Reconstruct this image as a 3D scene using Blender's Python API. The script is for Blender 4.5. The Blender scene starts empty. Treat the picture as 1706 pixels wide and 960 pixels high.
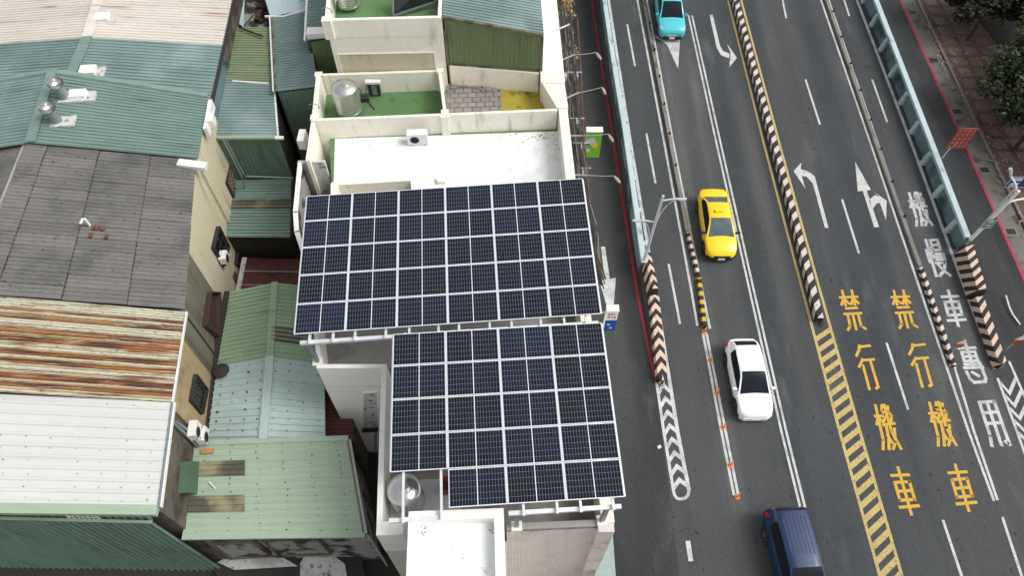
import bpy, math, random
from mathutils import Vector, Matrix
random.seed(7)
V = Vector
rad = math.radians

# ------------------------------------------------------------------ camera, sky, sun, exposure
SC = bpy.context.scene
COL = SC.collection
CAMZ, FPX, PITCH = 29.5, 1200.0, rad(33.4)
GZ = -1.75                                  # street level
KS = (29.5 - GZ) / 29.5
cd = bpy.data.cameras.new('camera')
cam = bpy.data.objects.new('camera', cd)
COL.objects.link(cam)
cam.location = (0, 0, CAMZ)
cam.rotation_euler = (PITCH, 0, 0)
cd.sensor_width = 36
cd.lens = FPX / 1706 * 36
cd.clip_end = 2000
SC.camera = cam

SUN_EL, SUN_AZ = rad(52), rad(96)          # azimuth from +Y towards +X
world = bpy.data.worlds.new('World')
SC.world = world
world.use_nodes = True
wn, wl = world.node_tree.nodes, world.node_tree.links
bg = wn['Background']
sky = wn.new('ShaderNodeTexSky')
sky.sky_type = 'NISHITA'
sky.sun_disc = False
sky.sun_elevation = SUN_EL
sky.sun_rotation = SUN_AZ
sky.dust_density = 4.0
hs = wn.new('ShaderNodeHueSaturation')
hs.inputs['Saturation'].default_value = 0.16
wl.new(sky.outputs[0], hs.inputs['Color'])
wl.new(hs.outputs[0], bg.inputs['Color'])
bg.inputs['Strength'].default_value = 0.13

sd = bpy.data.lights.new('sun', 'SUN')
sd.energy = 0.85
sd.angle = rad(22)
sd.color = (1.0, 0.97, 0.92)
sun = bpy.data.objects.new('sun', sd)
COL.objects.link(sun)
sdir = V((math.sin(SUN_AZ) * math.cos(SUN_EL), math.cos(SUN_AZ) * math.cos(SUN_EL), math.sin(SUN_EL)))
sun.rotation_euler = sdir.to_track_quat('Z', 'Y').to_euler()
sun.location = sdir * 60

SC.view_settings.view_transform = 'Standard'
SC.view_settings.look = 'None'
SC.view_settings.exposure = 0.52
SC.view_settings.gamma = 1.0

# ------------------------------------------------------------------ geometry helpers
def ray(u, v):
    x, y = (u - 853) / FPX, -(v - 480) / FPX
    c, s = math.cos(PITCH), math.sin(PITCH)
    return V((x, y * c + s, y * s - c))

def at(u, v, z):
    d = ray(u, v)
    return V((0, 0, CAMZ)) + d * ((z - CAMZ) / d.z)

Y0, SLOPE = 14.5 * KS, 0.035                     # the flyover ramp begins at Y0
def V_ground(p):
    return V((p.x, p.y, GZ))

def road_z(y):
    return max(0.0, (y - Y0) * SLOPE) + 0.008 + GZ

def R(u, v, dz=0.004):
    d = ray(u, v)
    t = (GZ + 0.008 + dz - CAMZ) / d.z
    if d.y * t > Y0:
        t = (CAMZ - GZ - 0.008 - dz + SLOPE * Y0) / (SLOPE * d.y - d.z)
    return V((0, 0, CAMZ)) + d * t

def onwall(u, v, p, q, off=0.0):
    """point where the sight line meets the upright plane through p and q"""
    n = V((q.y - p.y, p.x - q.x, 0)).normalized()
    if n.dot(V((0, 0, CAMZ)) - p) < 0:
        n = -n
    d = ray(u, v)
    o = V((0, 0, CAMZ))
    t = (p + n * off - o).dot(n) / d.dot(n)
    return o + d * t

class MB:
    def __init__(s):
        s.v, s.f, s.m = [], [], []
    def add(s, pts, faces, mi=0):
        b = len(s.v)
        s.v += [V(p) for p in pts]
        for f in faces:
            s.f.append([b + i for i in f])
            s.m.append(mi)
        return s
    def poly(s, pts, mi=0):
        return s.add(pts, [list(range(len(pts)))], mi)
    def prism(s, lo, hi, mi=0):
        n = len(lo)
        fs = [list(range(n))[::-1], [n + i for i in range(n)]]
        fs += [[i, (i + 1) % n, n + (i + 1) % n, n + i] for i in range(n)]
        return s.add(list(lo) + list(hi), fs, mi)
    def slab(s, pts, th, mi=0):
        return s.prism([p - V((0, 0, th)) for p in pts], pts, mi)
    def column(s, pts, z0, z1, mi=0):
        z0 = GZ if z0 == 0 else z0               # 0 means down to the street
        return s.prism([V((p[0], p[1], z0)) for p in pts], [V((p[0], p[1], z1)) for p in pts], mi)
    def box(s, c, sx, sy, sz, rz=0.0, mi=0):
        """c is the centre of the base"""
        c = V(c)
        ca, sa = math.cos(rz), math.sin(rz)
        pts = [(c.x + x * ca - y * sa, c.y + x * sa + y * ca) for x, y in
               ((-sx / 2, -sy / 2), (sx / 2, -sy / 2), (sx / 2, sy / 2), (-sx / 2, sy / 2))]
        return s.column(pts, c.z, c.z + sz, mi)
    def wall(s, p, q, th, z0, z1, mi=0, side=0):
        d = V((q[0] - p[0], q[1] - p[1], 0)).normalized()
        n = V((-d.y, d.x, 0))
        a, b = (-th / 2, th / 2) if side == 0 else ((0, th) if side > 0 else (-th, 0))
        P, Q = V((p[0], p[1], 0)), V((q[0], q[1], 0))
        return s.column([P + n * a, Q + n * a, Q + n * b, P + n * b], z0, z1, mi)
    def tube(s, path, r, n=8, mi=0):
        path = [V(p) for p in path]
        rs = r if isinstance(r, (list, tuple)) else [r] * len(path)
        base = len(s.v)
        for i, p in enumerate(path):
            d = (path[min(i + 1, len(path) - 1)] - path[max(i - 1, 0)]).normalized()
            a = d.cross(V((0, 0, 1)) if abs(d.z) < 0.9 else V((1, 0, 0))).normalized()
            b = d.cross(a)
            for k in range(n):
                t = 2 * math.pi * k / n
                s.v.append(p + (a * math.cos(t) + b * math.sin(t)) * rs[i])
        for i in range(len(path) - 1):
            for k in range(n):
                k2 = (k + 1) % n
                s.f.append([base + i * n + k, base + (i + 1) * n + k, base + (i + 1) * n + k2, base + i * n + k2])
                s.m.append(mi)
        s.f.append([base + k for k in range(n)]); s.m.append(mi)
        e = base + (len(path) - 1) * n
        s.f.append([e + k for k in reversed(range(n))]); s.m.append(mi)
        return s
    def lathe(s, c, prof, n=20, mi=0, axis=None):
        c = V(c)
        if axis is None:
            X, Yv, Z = V((1, 0, 0)), V((0, 1, 0)), V((0, 0, 1))
        else:
            Z = V(axis).normalized()
            X = Z.cross(V((0, 0, 1)) if abs(Z.z) < 0.9 else V((1, 0, 0))).normalized()
            Yv = Z.cross(X)
        base = len(s.v)
        for r, z in prof:
            for k in range(n):
                t = 2 * math.pi * k / n
                s.v.append(c + X * (r * math.cos(t)) + Yv * (r * math.sin(t)) + Z * z)
        for i in range(len(prof) - 1):
            for k in range(n):
                k2 = (k + 1) % n
                s.f.append([base + i * n + k, base + i * n + k2, base + (i + 1) * n + k2, base + (i + 1) * n + k])
                s.m.append(mi)
        s.f.append([base + k for k in reversed(range(n))]); s.m.append(mi)
        e = base + (len(prof) - 1) * n
        s.f.append([e + k for k in range(n)]); s.m.append(mi)
        return s
    def tf(s, M):
        s.v = [M @ p for p in s.v]
        return s

ORG = {}
def mesh(name, mb, mats, org=V((0, 0, 0)), smooth=False):
    me = bpy.data.meshes.new(name)
    me.from_pydata([tuple(p - org) for p in mb.v], [], mb.f)
    for m in (mats if isinstance(mats, (list, tuple)) else [mats]):
        me.materials.append(m)
    me.polygons.foreach_set('material_index', mb.m)
    if smooth:
        me.polygons.foreach_set('use_smooth', [True] * len(mb.f))
    me.update()
    return me

def tag(o, label=None, cat=None, group=None, kind=None):
    if label: o['label'] = label
    if cat: o['category'] = cat
    if group: o['group'] = group
    if kind: o['kind'] = kind
    return o

def obj(name, mb, mats, parent=None, smooth=False, label=None, cat=None, group=None, kind=None, org=None):
    if parent is not None:
        org = ORG[parent]
    elif org is None:
        xs = [p.x for p in mb.v]; ys = [p.y for p in mb.v]; zs = [p.z for p in mb.v]
        org = V(((min(xs) + max(xs)) / 2, (min(ys) + max(ys)) / 2, min(zs)))
    o = bpy.data.objects.new(name, mesh(name, mb, mats, org, smooth))
    COL.objects.link(o)
    ORG[o] = org
    if parent is not None:
        o.parent = parent
    else:
        o.location = org
    if smooth:
        try:
            o.data.set_sharp_from_angle(angle=rad(42))
        except Exception:
            pass
    return tag(o, label, cat, group, kind)

def inst(name, me, M, parent=None):
    o = bpy.data.objects.new(name, me)
    COL.objects.link(o)
    if parent is not None:
        o.parent = parent
        o.matrix_local = Matrix.Translation(-ORG[parent]) @ M
    else:
        o.matrix_local = M
    ORG[o] = V((0, 0, 0))
    return o

def thing(name, label, cat, loc, group=None):
    o = bpy.data.objects.new(name, None)
    COL.objects.link(o)
    o.empty_display_size = 0.2
    o.location = loc
    ORG[o] = V(loc)
    return tag(o, label, cat, group)

# ------------------------------------------------------------------ materials
SAT = 0.74
def lin(r, g, b, k=1.0):
    y = .3 * r + .59 * g + .11 * b
    r, g, b = [y + (c - y) * SAT for c in (r, g, b)]
    f = lambda c: ((c / 255 + 0.055) / 1.055) ** 2.4 if c > 10 else c / 255 / 12.92
    return (min(f(r) * k, .95), min(f(g) * k, .95), min(f(b) * k, .95))

def vivid(r, g, b, k=1.0):
    global SAT
    keep, SAT = SAT, 1.0
    c = lin(r, g, b, k)
    SAT = keep
    return c

def mat(name, col, rough=0.7, metal=0.0, big=(0.6, 0.10), fine=(9.0, 0.08), stretch=(1, 1, 1),
        stain=None, rnd=0.0, bump=None, spec=0.4, coat=0.0, wear=None, layers=()):
    """stain = (scale, colour, low, high, stretch); wear = (scale, colour, low, high)"""
    m = bpy.data.materials.new(name)
    m.use_nodes = True
    nt = m.node_tree
    N, L = nt.nodes, nt.links
    b = N['Principled BSDF']
    b.inputs['Roughness'].default_value = rough
    b.inputs['Metallic'].default_value = metal
    b.inputs['Specular IOR Level'].default_value = spec
    b.inputs['Coat Weight'].default_value = coat
    b.inputs['Coat Roughness'].default_value = 0.08
    geo = N.new('ShaderNodeNewGeometry')
    def noise(scale, st=(1, 1, 1), detail=4.0):
        mp = N.new('ShaderNodeMapping'); mp.inputs['Scale'].default_value = st
        L.new(geo.outputs['Position'], mp.inputs['Vector'])
        t = N.new('ShaderNodeTexNoise')
        t.inputs['Scale'].default_value = scale
        t.inputs['Detail'].default_value = detail
        L.new(mp.outputs[0], t.inputs['Vector'])
        return t.outputs['Fac']
    def mth(op, a, c):
        n = N.new('ShaderNodeMath'); n.operation = op
        for i, x in enumerate((a, c)):
            if isinstance(x, (int, float)): n.inputs[i].default_value = x
            else: L.new(x, n.inputs[i])
        return n.outputs[0]
    def ramp(fac, lo, hi):
        n = N.new('ShaderNodeMapRange')
        n.interpolation_type = 'SMOOTHSTEP'
        n.inputs[1].default_value, n.inputs[2].default_value = lo, hi
        L.new(fac, n.inputs[0])
        return n.outputs[0]
    def mix(fac, c1, c2):
        n = N.new('ShaderNodeMix'); n.data_type = 'RGBA'
        L.new(fac, n.inputs[0])
        for i, x in ((6, c1), (7, c2)):
            if isinstance(x, tuple): n.inputs[i].default_value = (*x[:3], 1)
            else: L.new(x, n.inputs[i])
        return n.outputs[2]
    rgb = N.new('ShaderNodeRGB'); rgb.outputs[0].default_value = (*col, 1)
    c = rgb.outputs[0]
    for sp in (stain, wear) + tuple(layers):
        if sp:
            st = sp[4] if len(sp) > 4 else (1, 1, 1)
            c = mix(ramp(noise(sp[0], st, 6.0), sp[2], sp[3]), c, sp[1])
    f = mth('ADD', 1.0, mth('MULTIPLY', mth('SUBTRACT', noise(big[0], stretch), 0.5), big[1] * 4))
    f = mth('ADD', f, mth('MULTIPLY', mth('SUBTRACT', noise(fine[0], stretch, 2.0), 0.5), fine[1] * 4))
    if rnd:
        oi = N.new('ShaderNodeObjectInfo')
        f = mth('ADD', f, mth('MULTIPLY', mth('SUBTRACT', oi.outputs['Random'], 0.5), rnd * 2))
    sc = N.new('ShaderNodeVectorMath'); sc.operation = 'SCALE'
    L.new(c, sc.inputs[0]); L.new(f, sc.inputs['Scale'])
    L.new(sc.outputs[0], b.inputs['Base Color'])
    if bump:
        bp = N.new('ShaderNodeBump')
        bp.inputs['Strength'].default_value = bump[1]
        bp.inputs['Distance'].default_value = 0.02
        L.new(noise(bump[0]), bp.inputs['Height'])
        L.new(bp.outputs[0], b.inputs['Normal'])
    return m

K = 0.92
DIRT = lin(60, 56, 48)
M = {}
def defmat(key, *a, **k):
    M[key] = mat(key, *a, **k)

lane = (1.0, 0.045, 1.0)
defmat('asphalt', lin(77, 80, 82, K), .9, big=(.35, .10), fine=(26, .24), stretch=(1, .6, 1),
       stain=(.55, lin(106, 108, 107, K), .52, .80, (1, .035, 1)), wear=(.42, lin(66, 70, 74, K), .46, .70, (1, .05, 1)),
       layers=((.9, lin(90, 93, 93, K), .58, .76, (1, .2, 1)), (5.5, lin(44, 46, 50), .66, .74, (1, .5, 1)), (19, lin(122, 124, 126), .70, .78)), bump=(60, .3), spec=.2)
defmat('asphalt_side', lin(69, 71, 73, K), .92, big=(0.3, .10), fine=(26, .22), stretch=(1, .5, 1), wear=(.3, lin(56, 57, 60, K), .44, .66, (1, .15, 1)),
       layers=((.8, lin(76, 77, 78, K), .58, .76, (1, .4, 1)), (5.5, lin(38, 39, 42), .67, .74)), bump=(60, .3), spec=.2)
defmat('ground', lin(62, 60, 56, K), .95, big=(.4, .15), fine=(8, .1), spec=.2)
defmat('paint_white', lin(202, 204, 202, K), .8, big=(1.5, .06), fine=(30, .10), wear=(16, lin(112, 114, 118), .56, .70), stain=(1.6, lin(168, 170, 170), .48, .66))
defmat('paint_yellow', vivid(212, 168, 62, K), .8, big=(1.5, .06), fine=(30, .10), wear=(16, lin(112, 100, 74), .57, .70))
defmat('paint_pale_yellow', lin(204, 172, 88, K), .8, big=(1.5, .08), fine=(30, .10), wear=(13, lin(104, 98, 82), .55, .70))
defmat('paint_red', vivid(158, 40, 52, K), .8, big=(1, .08), fine=(20, .08), wear=(9, lin(80, 48, 48), .58, .75))
defmat('paint_pink', vivid(176, 52, 84, K), .8, big=(1, .08), fine=(20, .08), wear=(9, lin(86, 58, 64), .58, .75))
defmat('stripe_black', lin(50, 42, 42), .8, big=(2, .1), fine=(20, .1))
defmat('stripe_white', lin(206, 190, 178), .8, big=(2, .06), fine=(18, .08), wear=(7, lin(130, 112, 98), .60, .74))
defmat('stripe_tan', lin(214, 182, 156), .8, big=(2, .08), fine=(18, .08), wear=(7, lin(130, 98, 76), .58, .74))
defmat('stripe_yellow', vivid(205, 165, 40), .75, big=(2, .06), fine=(18, .08), wear=(9, lin(120, 96, 40), .60, .74))
defmat('kerb_concrete', lin(128, 122, 114), .9, big=(.8, .1), fine=(14, .12), stain=(2.2, lin(70, 66, 60), .52, .72, (1, .3, 1)))
defmat('gutter', lin(112, 108, 98), .9, big=(.7, .12), fine=(16, .14), stain=(1.2, lin(74, 72, 60), .5, .7))
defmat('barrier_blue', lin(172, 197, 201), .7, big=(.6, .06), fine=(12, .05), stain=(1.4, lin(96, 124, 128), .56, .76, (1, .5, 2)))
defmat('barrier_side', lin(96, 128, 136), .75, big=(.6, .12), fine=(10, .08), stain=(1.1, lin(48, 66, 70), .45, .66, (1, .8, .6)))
defmat('paver_red', lin(104, 74, 64), .9, big=(.8, .14), fine=(22, .2), stain=(.9, lin(70, 60, 52), .5, .7), bump=(30, .4))
defmat('paver_grey', lin(110, 94, 84), .9, big=(1.2, .12), fine=(22, .16), rnd=.14, bump=(30, .3))
defmat('soil', lin(54, 48, 40), .95, big=(1, .2), fine=(14, .2), bump=(14, .6))
defmat('grate', lin(44, 46, 48), .6, .3)

streak = (.35, 3.0, 3.0)
defmat('cream_metal', lin(220, 212, 198, K), .6, big=(.35, .05), fine=(3, .05), stretch=streak, stain=(1.1, lin(168, 138, 118), .55, .80, (.3, 3, 1)), rnd=.04)
defmat('teal_metal', lin(120, 150, 146, K), .55, big=(.35, .09), fine=(3, .07), stretch=streak, stain=(.5, lin(136, 162, 162), .48, .66, (.8, .6, 1)), wear=(1.6, lin(88, 112, 106), .58, .8, (.25, 4, 1)), rnd=.05)
defmat('green_metal', lin(116, 150, 138, K), .55, big=(.35, .09), fine=(3, .07), stretch=streak, stain=(1.6, lin(86, 112, 100), .55, .78, (.25, 4, 1)), rnd=.05)
defmat('pale_green_metal', lin(160, 184, 154, K), .55, big=(.4, .06), fine=(3, .05), stretch=streak, stain=(1.4, lin(124, 148, 122), .60, .82, (.3, 3, 1)), rnd=.03)
defmat('mid_green_metal', lin(146, 176, 134, K), .55, big=(.4, .07), fine=(3, .05), stretch=streak, stain=(1.4, lin(110, 134, 98), .56, .8, (.3, 3, 1)), rnd=.03)
defmat('mint_metal', lin(172, 199, 193, K), .55, big=(.4, .06), fine=(3, .05), stretch=streak, stain=(1.2, lin(120, 146, 140), .60, .82, (.3, 3, 1)), rnd=.03)
defmat('olive_metal', lin(136, 156, 108, K), .6, big=(.4, .08), fine=(3, .06), stretch=streak, stain=(1.4, lin(104, 122, 96), .52, .76, (.3, 3, 1)), rnd=.04)
defmat('dark_green_metal', lin(104, 138, 118, K), .6, big=(.4, .10), fine=(3, .07), stretch=(2, 2, .4), stain=(1.0, lin(82, 112, 94), .5, .74, (3, 3, .4)), rnd=.04)
defmat('grass_green_metal', lin(116, 138, 84, K), .6, big=(.4, .08), fine=(3, .06), stretch=(2, 2, .4), stain=(1.0, lin(84, 100, 62), .54, .78, (3, 3, .4)), rnd=.04)
defmat('red_metal', lin(104, 44, 40, K), .55, big=(.5, .12), fine=(6, .12), stain=(2.4, lin(64, 30, 28), .52, .7))
defmat('white_metal', lin(228, 229, 222, .78), .5, big=(.3, .03), fine=(3, .02), stretch=streak, stain=(1.0, lin(206, 212, 206), .60, .85, (.3, 2, 1)))
defmat('rust_light', lin(204, 202, 172, K), .75, big=(.8, .08), fine=(13, .16), stretch=(.8, 2.5, 1), stain=(1.6, lin(146, 100, 62), .55, .68, (.3, 3.2, 1)), wear=(5, lin(166, 150, 112), .52, .7, (.5, 3, 1)),
       layers=((7, lin(116, 74, 48), .64, .72, (.6, 2, 1)),))
defmat('rust_heavy', vivid(154, 106, 66, K), .85, big=(.9, .14), fine=(13, .2), stretch=(.8, 2.5, 1), stain=(1.8, lin(106, 64, 42), .46, .62, (.3, 2.4, 1)), wear=(2.4, lin(190, 176, 138), .58, .70, (.25, 5, 1)),
       layers=((8, lin(84, 52, 38), .63, .72, (.6, 2, 1)),))
defmat('fibre_cement', lin(122, 119, 114, K), .95, big=(.5, .06), fine=(7, .14), stretch=(.6, 2, 1), stain=(.5, lin(94, 94, 93), .48, .7), wear=(6, lin(66, 64, 61), .62, .73), rnd=.13)
defmat('dirt_metal', lin(120, 112, 88), .8, big=(.8, .14), fine=(6, .12), stain=(1.2, lin(76, 72, 58), .45, .65))
defmat('skylight_sheet', lin(158, 148, 104), .5, big=(.8, .12), fine=(6, .1), stain=(.6, lin(92, 88, 72), .34, .56))

defmat('cream_wall', lin(240, 234, 214), .85, big=(.3, .05), fine=(4, .04), stain=(.9, lin(190, 184, 164), .56, .8, (2, 2, .5)))
defmat('white_wall', lin(242, 240, 232), .8, big=(.3, .04), fine=(4, .03), stain=(1.4, lin(204, 202, 192), .60, .82))
defmat('white_coat', lin(240, 243, 242, .96), .6, big=(.25, .04), fine=(5, .03), stain=(.45, lin(216, 221, 221), .46, .68), wear=(3.2, lin(170, 170, 160), .66, .78), layers=((1.6, lin(224, 226, 222), .54, .64),))
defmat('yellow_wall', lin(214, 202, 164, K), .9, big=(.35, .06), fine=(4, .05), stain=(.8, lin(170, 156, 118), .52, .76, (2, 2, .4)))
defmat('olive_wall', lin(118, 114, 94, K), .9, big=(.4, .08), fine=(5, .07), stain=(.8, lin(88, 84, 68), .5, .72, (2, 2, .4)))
defmat('ochre_wall', lin(182, 154, 102, K), .9, big=(.5, .10), fine=(5, .08), stain=(1.0, lin(136, 116, 80), .5, .7))
defmat('brown_wall', lin(108, 98, 84, K), .95, big=(.6, .14), fine=(5, .12), stain=(.9, lin(66, 58, 48), .44, .66))
defmat('concrete', lin(170, 166, 158, K), .9, big=(.4, .07), fine=(8, .07), stain=(.9, lin(130, 126, 118), .54, .74))
defmat('dirty_concrete', lin(150, 148, 142, K), .95, big=(.8, .12), fine=(8, .12), stain=(1.3, lin(52, 50, 46), .46, .60))
defmat('dirty_white', lin(206, 206, 202, K), .9, big=(.8, .08), fine=(8, .08), stain=(4.5, lin(112, 110, 106), .54, .70), wear=(1.2, lin(168, 166, 160), .5, .7))
defmat('tile_wall', lin(214, 203, 192), .75, big=(.3, .04), fine=(10, .05), stain=(1.1, lin(168, 156, 146), .56, .78))
defmat('green_floor', lin(86, 136, 72, K), .7, big=(.6, .10), fine=(6, .07), stain=(1.3, lin(66, 106, 58), .52, .7))
defmat('yellow_mat', vivid(176, 160, 62, K), .85, big=(.9, .12), fine=(8, .1), stain=(1.7, lin(110, 98, 34), .54, .64))
defmat('stone_paver', lin(152, 144, 138, K), .9, big=(1, .08), fine=(10, .1), rnd=.12)
defmat('rubble', lin(150, 146, 136), .95, big=(1, .1), fine=(10, .15), rnd=.2)

defmat('galv', lin(222, 226, 228), .45, .35, big=(1, .06), fine=(6, .06))
defmat('galv_dark', lin(136, 150, 156), .45, .4, big=(1, .08), fine=(6, .08))
defmat('steel', lin(214, 214, 210), .26, .9, big=(1, .05), fine=(6, .05))
defmat('alu', lin(232, 236, 240), .45, .2, big=(1, .03), fine=(6, .02))
defmat('lamp_grey', lin(196, 202, 206), .5, .2, big=(1, .05), fine=(6, .05))
defmat('plastic_white', lin(228, 228, 222), .6, big=(1, .05), fine=(8, .05))
defmat('plastic_grey', lin(160, 160, 156), .6, big=(1, .08), fine=(8, .06))
defmat('plastic_dark', lin(40, 42, 44), .5)
defmat('cable_black', lin(62, 58, 54), .7, big=(1, .15), fine=(6, .1))
defmat('cable_grey', lin(122, 116, 106), .7, big=(1, .15), fine=(6, .1))
defmat('awning_grey', lin(142, 164, 158), .6, big=(.8, .1), fine=(6, .08), stain=(1.2, lin(104, 120, 114), .5, .7))
defmat('rust_pipe', lin(128, 72, 52), .8, big=(1, .15), fine=(8, .1))
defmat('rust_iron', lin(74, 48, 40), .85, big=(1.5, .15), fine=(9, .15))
defmat('dark_iron', lin(52, 48, 44), .8, big=(1, .12), fine=(6, .1))
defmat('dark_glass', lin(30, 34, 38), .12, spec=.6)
defmat('brick_red', lin(122, 70, 58), .9, big=(2, .12), fine=(12, .12))
defmat('orange', vivid(226, 120, 42), .6, big=(2, .08), fine=(10, .08))
defmat('orange_cloth', lin(198, 128, 52), .9, big=(3, .12), fine=(16, .12))
defmat('green_paint', lin(74, 112, 80), .6, big=(.7, .1), fine=(6, .06))
defmat('sign_green', vivid(112, 172, 46), .5, big=(1, .04), fine=(6, .03))
defmat('sign_blue', vivid(22, 78, 158), .5, big=(1, .05), fine=(6, .03))
defmat('sign_navy', vivid(34, 54, 124), .5, big=(1, .05), fine=(6, .03))
defmat('sign_red', vivid(160, 62, 58), .55, big=(1, .08), fine=(6, .06))
defmat('sign_road_green', vivid(26, 112, 76), .5, big=(1, .05), fine=(6, .03))
defmat('sign_pink', lin(204, 128, 120), .55)
defmat('sign_white', lin(232, 232, 230), .55, big=(1, .04), fine=(6, .03))
defmat('sign_yellow', vivid(206, 186, 56), .5, big=(1, .05), fine=(6, .03))
defmat('sign_lilac', lin(176, 184, 206), .5, big=(1, .05), fine=(6, .03))
defmat('bark', lin(74, 62, 50), .95, big=(2, .15), fine=(14, .2))
defmat('leaf_dark', lin(52, 62, 38), .7, big=(.7, .2), fine=(3, .2), spec=.25)
defmat('leaf_mid', lin(70, 90, 44), .7, big=(.7, .2), fine=(3, .2), spec=.25)
defmat('leaf_brown', lin(60, 57, 40), .8, big=(.8, .2), fine=(3, .2), spec=.2)
defmat('leaf_dry', lin(176, 132, 78), .8, big=(.8, .15), fine=(3, .15), spec=.2)
defmat('tyre', lin(30, 30, 31), .85)
defmat('rim', lin(150, 152, 154), .35, .7)
defmat('car_glass', (.012, .016, .022), .16, spec=.14, big=(1, 0), fine=(5, 0))
defmat('car_glass_grey', (.09, .12, .135), .14, spec=.3, big=(3, .25), fine=(9, .12))
defmat('lamp_clear', lin(216, 220, 222), .2, .3)
defmat('lamp_red', vivid(170, 20, 34), .25)
defmat('chrome', lin(210, 212, 214), .2, .9)
for nm, c in (('car_teal', (72, 190, 198)), ('car_yellow', (246, 206, 10)), ('car_white', (240, 241, 241)), ('car_blue', (20, 46, 84))):
    defmat(nm, vivid(*c), .32, coat=.2 if nm == 'car_blue' else .5, big=(.8, .02), fine=(6, .01), spec=.5)

def solar_material():
    m = bpy.data.materials.new('solar_cells')
    m.use_nodes = True
    nt = m.node_tree; N, L = nt.nodes, nt.links
    b = N['Principled BSDF']
    tc = N.new('ShaderNodeTexCoord')
    sp = N.new('ShaderNodeSeparateXYZ'); L.new(tc.outputs['Object'], sp.inputs[0])
    def mth(op, a, c=0.0):
        n = N.new('ShaderNodeMath'); n.operation = op
        for i, x in enumerate((a, c)):
            if isinstance(x, (int, float)): n.inputs[i].default_value = x
            else: L.new(x, n.inputs[i])
        return n.outputs[0]
    def lines(src, start, pitch, w):
        f = mth('FRACT', mth('DIVIDE', mth('SUBTRACT', src, start), pitch))
        d = mth('MINIMUM', f, mth('SUBTRACT', 1.0, f))
        return mth('LESS_THAN', d, w / 2 / pitch)
    X, Y = sp.outputs['X'], sp.outputs['Y']
    gx = lines(X, 0.861, 0.0915, 0.007)
    gy = lines(Y, 0.567, 0.1815, 0.007)
    mid = mth('LESS_THAN', mth('ABSOLUTE', mth('SUBTRACT', X, 0.861)), 0.013)
    grid = mth('MAXIMUM', gx, gy)
    oi = N.new('ShaderNodeObjectInfo')
    rp = N.new('ShaderNodeValToRGB')
    rp.color_ramp.elements[0].color = (*vivid(14, 19, 30), 1)
    rp.color_ramp.elements[1].color = (*vivid(17, 27, 47), 1)
    e = rp.color_ramp.elements.new(.55); e.color = (*vivid(15, 20, 33), 1)
    L.new(oi.outputs['Random'], rp.inputs[0])
    n = N.new('ShaderNodeTexNoise'); n.inputs['Scale'].default_value = 1.3
    geo = N.new('ShaderNodeNewGeometry'); L.new(geo.outputs['Position'], n.inputs['Vector'])
    vm = N.new('ShaderNodeVectorMath'); vm.operation = 'SCALE'
    L.new(rp.outputs[0], vm.inputs[0]); L.new(mth('ADD', mth('MULTIPLY', n.outputs['Fac'], 1.0), .5), vm.inputs['Scale'])
    def mix(fac, c1, c2):
        k = N.new('ShaderNodeMix'); k.data_type = 'RGBA'
        L.new(fac, k.inputs[0]); L.new(c1, k.inputs[6]); k.inputs[7].default_value = (*c2, 1)
        return k.outputs[2]
    c = mix(grid, vm.outputs[0], lin(128, 134, 146))
    c = mix(mid, c, lin(226, 230, 234))
    L.new(c, b.inputs['Base Color'])
    b.inputs['Roughness'].default_value = .3
    b.inputs['Specular IOR Level'].default_value = .15
    return m
M['solar'] = solar_material()

# ------------------------------------------------------------------ ground, roads, pavement
def g3(x, y, z=0.0): return V((x * KS, y * KS, z + GZ))
obj('ground', MB().poly([V((-300, -300, GZ)), V((300, -300, GZ)), V((300, 600, GZ)), V((-300, 600, GZ))]), M['ground'], kind='structure')
side = obj('side_road', MB().poly([g3(3.0, -40, .004), g3(6.9, -40, .004), g3(6.9, 90, .004), g3(1.6, 90, .004), g3(2.3, 30, .004)]), M['asphalt_side'], kind='structure')
side2 = obj('outer_road', MB().poly([g3(22.0, -40, .004), g3(25.25, -40, .004), g3(25.36, 20, .004), g3(25.9, 43, .004), g3(26.6, 90, .004), g3(22.0, 90, .004)]), M['asphalt_side'], kind='structure')
mb = MB()
rows = [(-40 * KS, 6.5, 22.3), (Y0, 6.5, 22.3), (20 * KS, 6.35, 22.5), (30 * KS, 5.95, 22.65), (42 * KS, 5.55, 22.8), (90 * KS, 4.6, 23.6)]
tops = [(V((a * KS, y, road_z(y))), V((b * KS, y, road_z(y)))) for y, a, b in rows]
for (a, b), (c, d) in zip(tops, tops[1:]):
    mb.poly([a, b, d, c])
    if c.y > Y0 + .1:
        mb.poly([a, c, V_ground(c), V_ground(a)])
        mb.poly([d, b, V_ground(b), V_ground(d)])
road = obj('carriageway', mb, M['asphalt'], kind='structure', org=V((0, 0, GZ)))

# gutter, kerb and paved walk on the right
gl = [at(1500, 0, GZ), at(1597, 217, GZ), at(1706, 465, GZ)]
gl = [gl[0] + (gl[0] - gl[1]).normalized() * 40] + gl + [gl[2] + (gl[2] - gl[1]).normalized() * 60]
gr = [at(1526, 0, GZ), at(1638, 240, GZ), at(1706, 380, GZ)]
gr = [gr[0] + (gr[0] - gr[1]).normalized() * 40] + gr + [g3(26.3, 18), g3(26.1, -40)]
mb = MB()
gx = lambda pts, y: next((a.x + (b.x - a.x) * (y - a.y) / (b.y - a.y)) for a, b in zip(pts, pts[1:]) if b.y <= y <= a.y)
ys = [80, 60, 52, 45, 38, 32, 27, 22, 10, 0, -25]
for y1, y2 in zip(ys, ys[1:]):
    mb.poly([V((gx(gl, y1), y1, GZ + .008)), V((gx(gl, y2), y2, GZ + .008)), V((gx(gr, y2), y2, GZ + .008)), V((gx(gr, y1), y1, GZ + .008))])
gutter = obj('gutter', mb, M['gutter'], kind='structure', org=V((0, 0, GZ)))
mb = MB()
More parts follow.
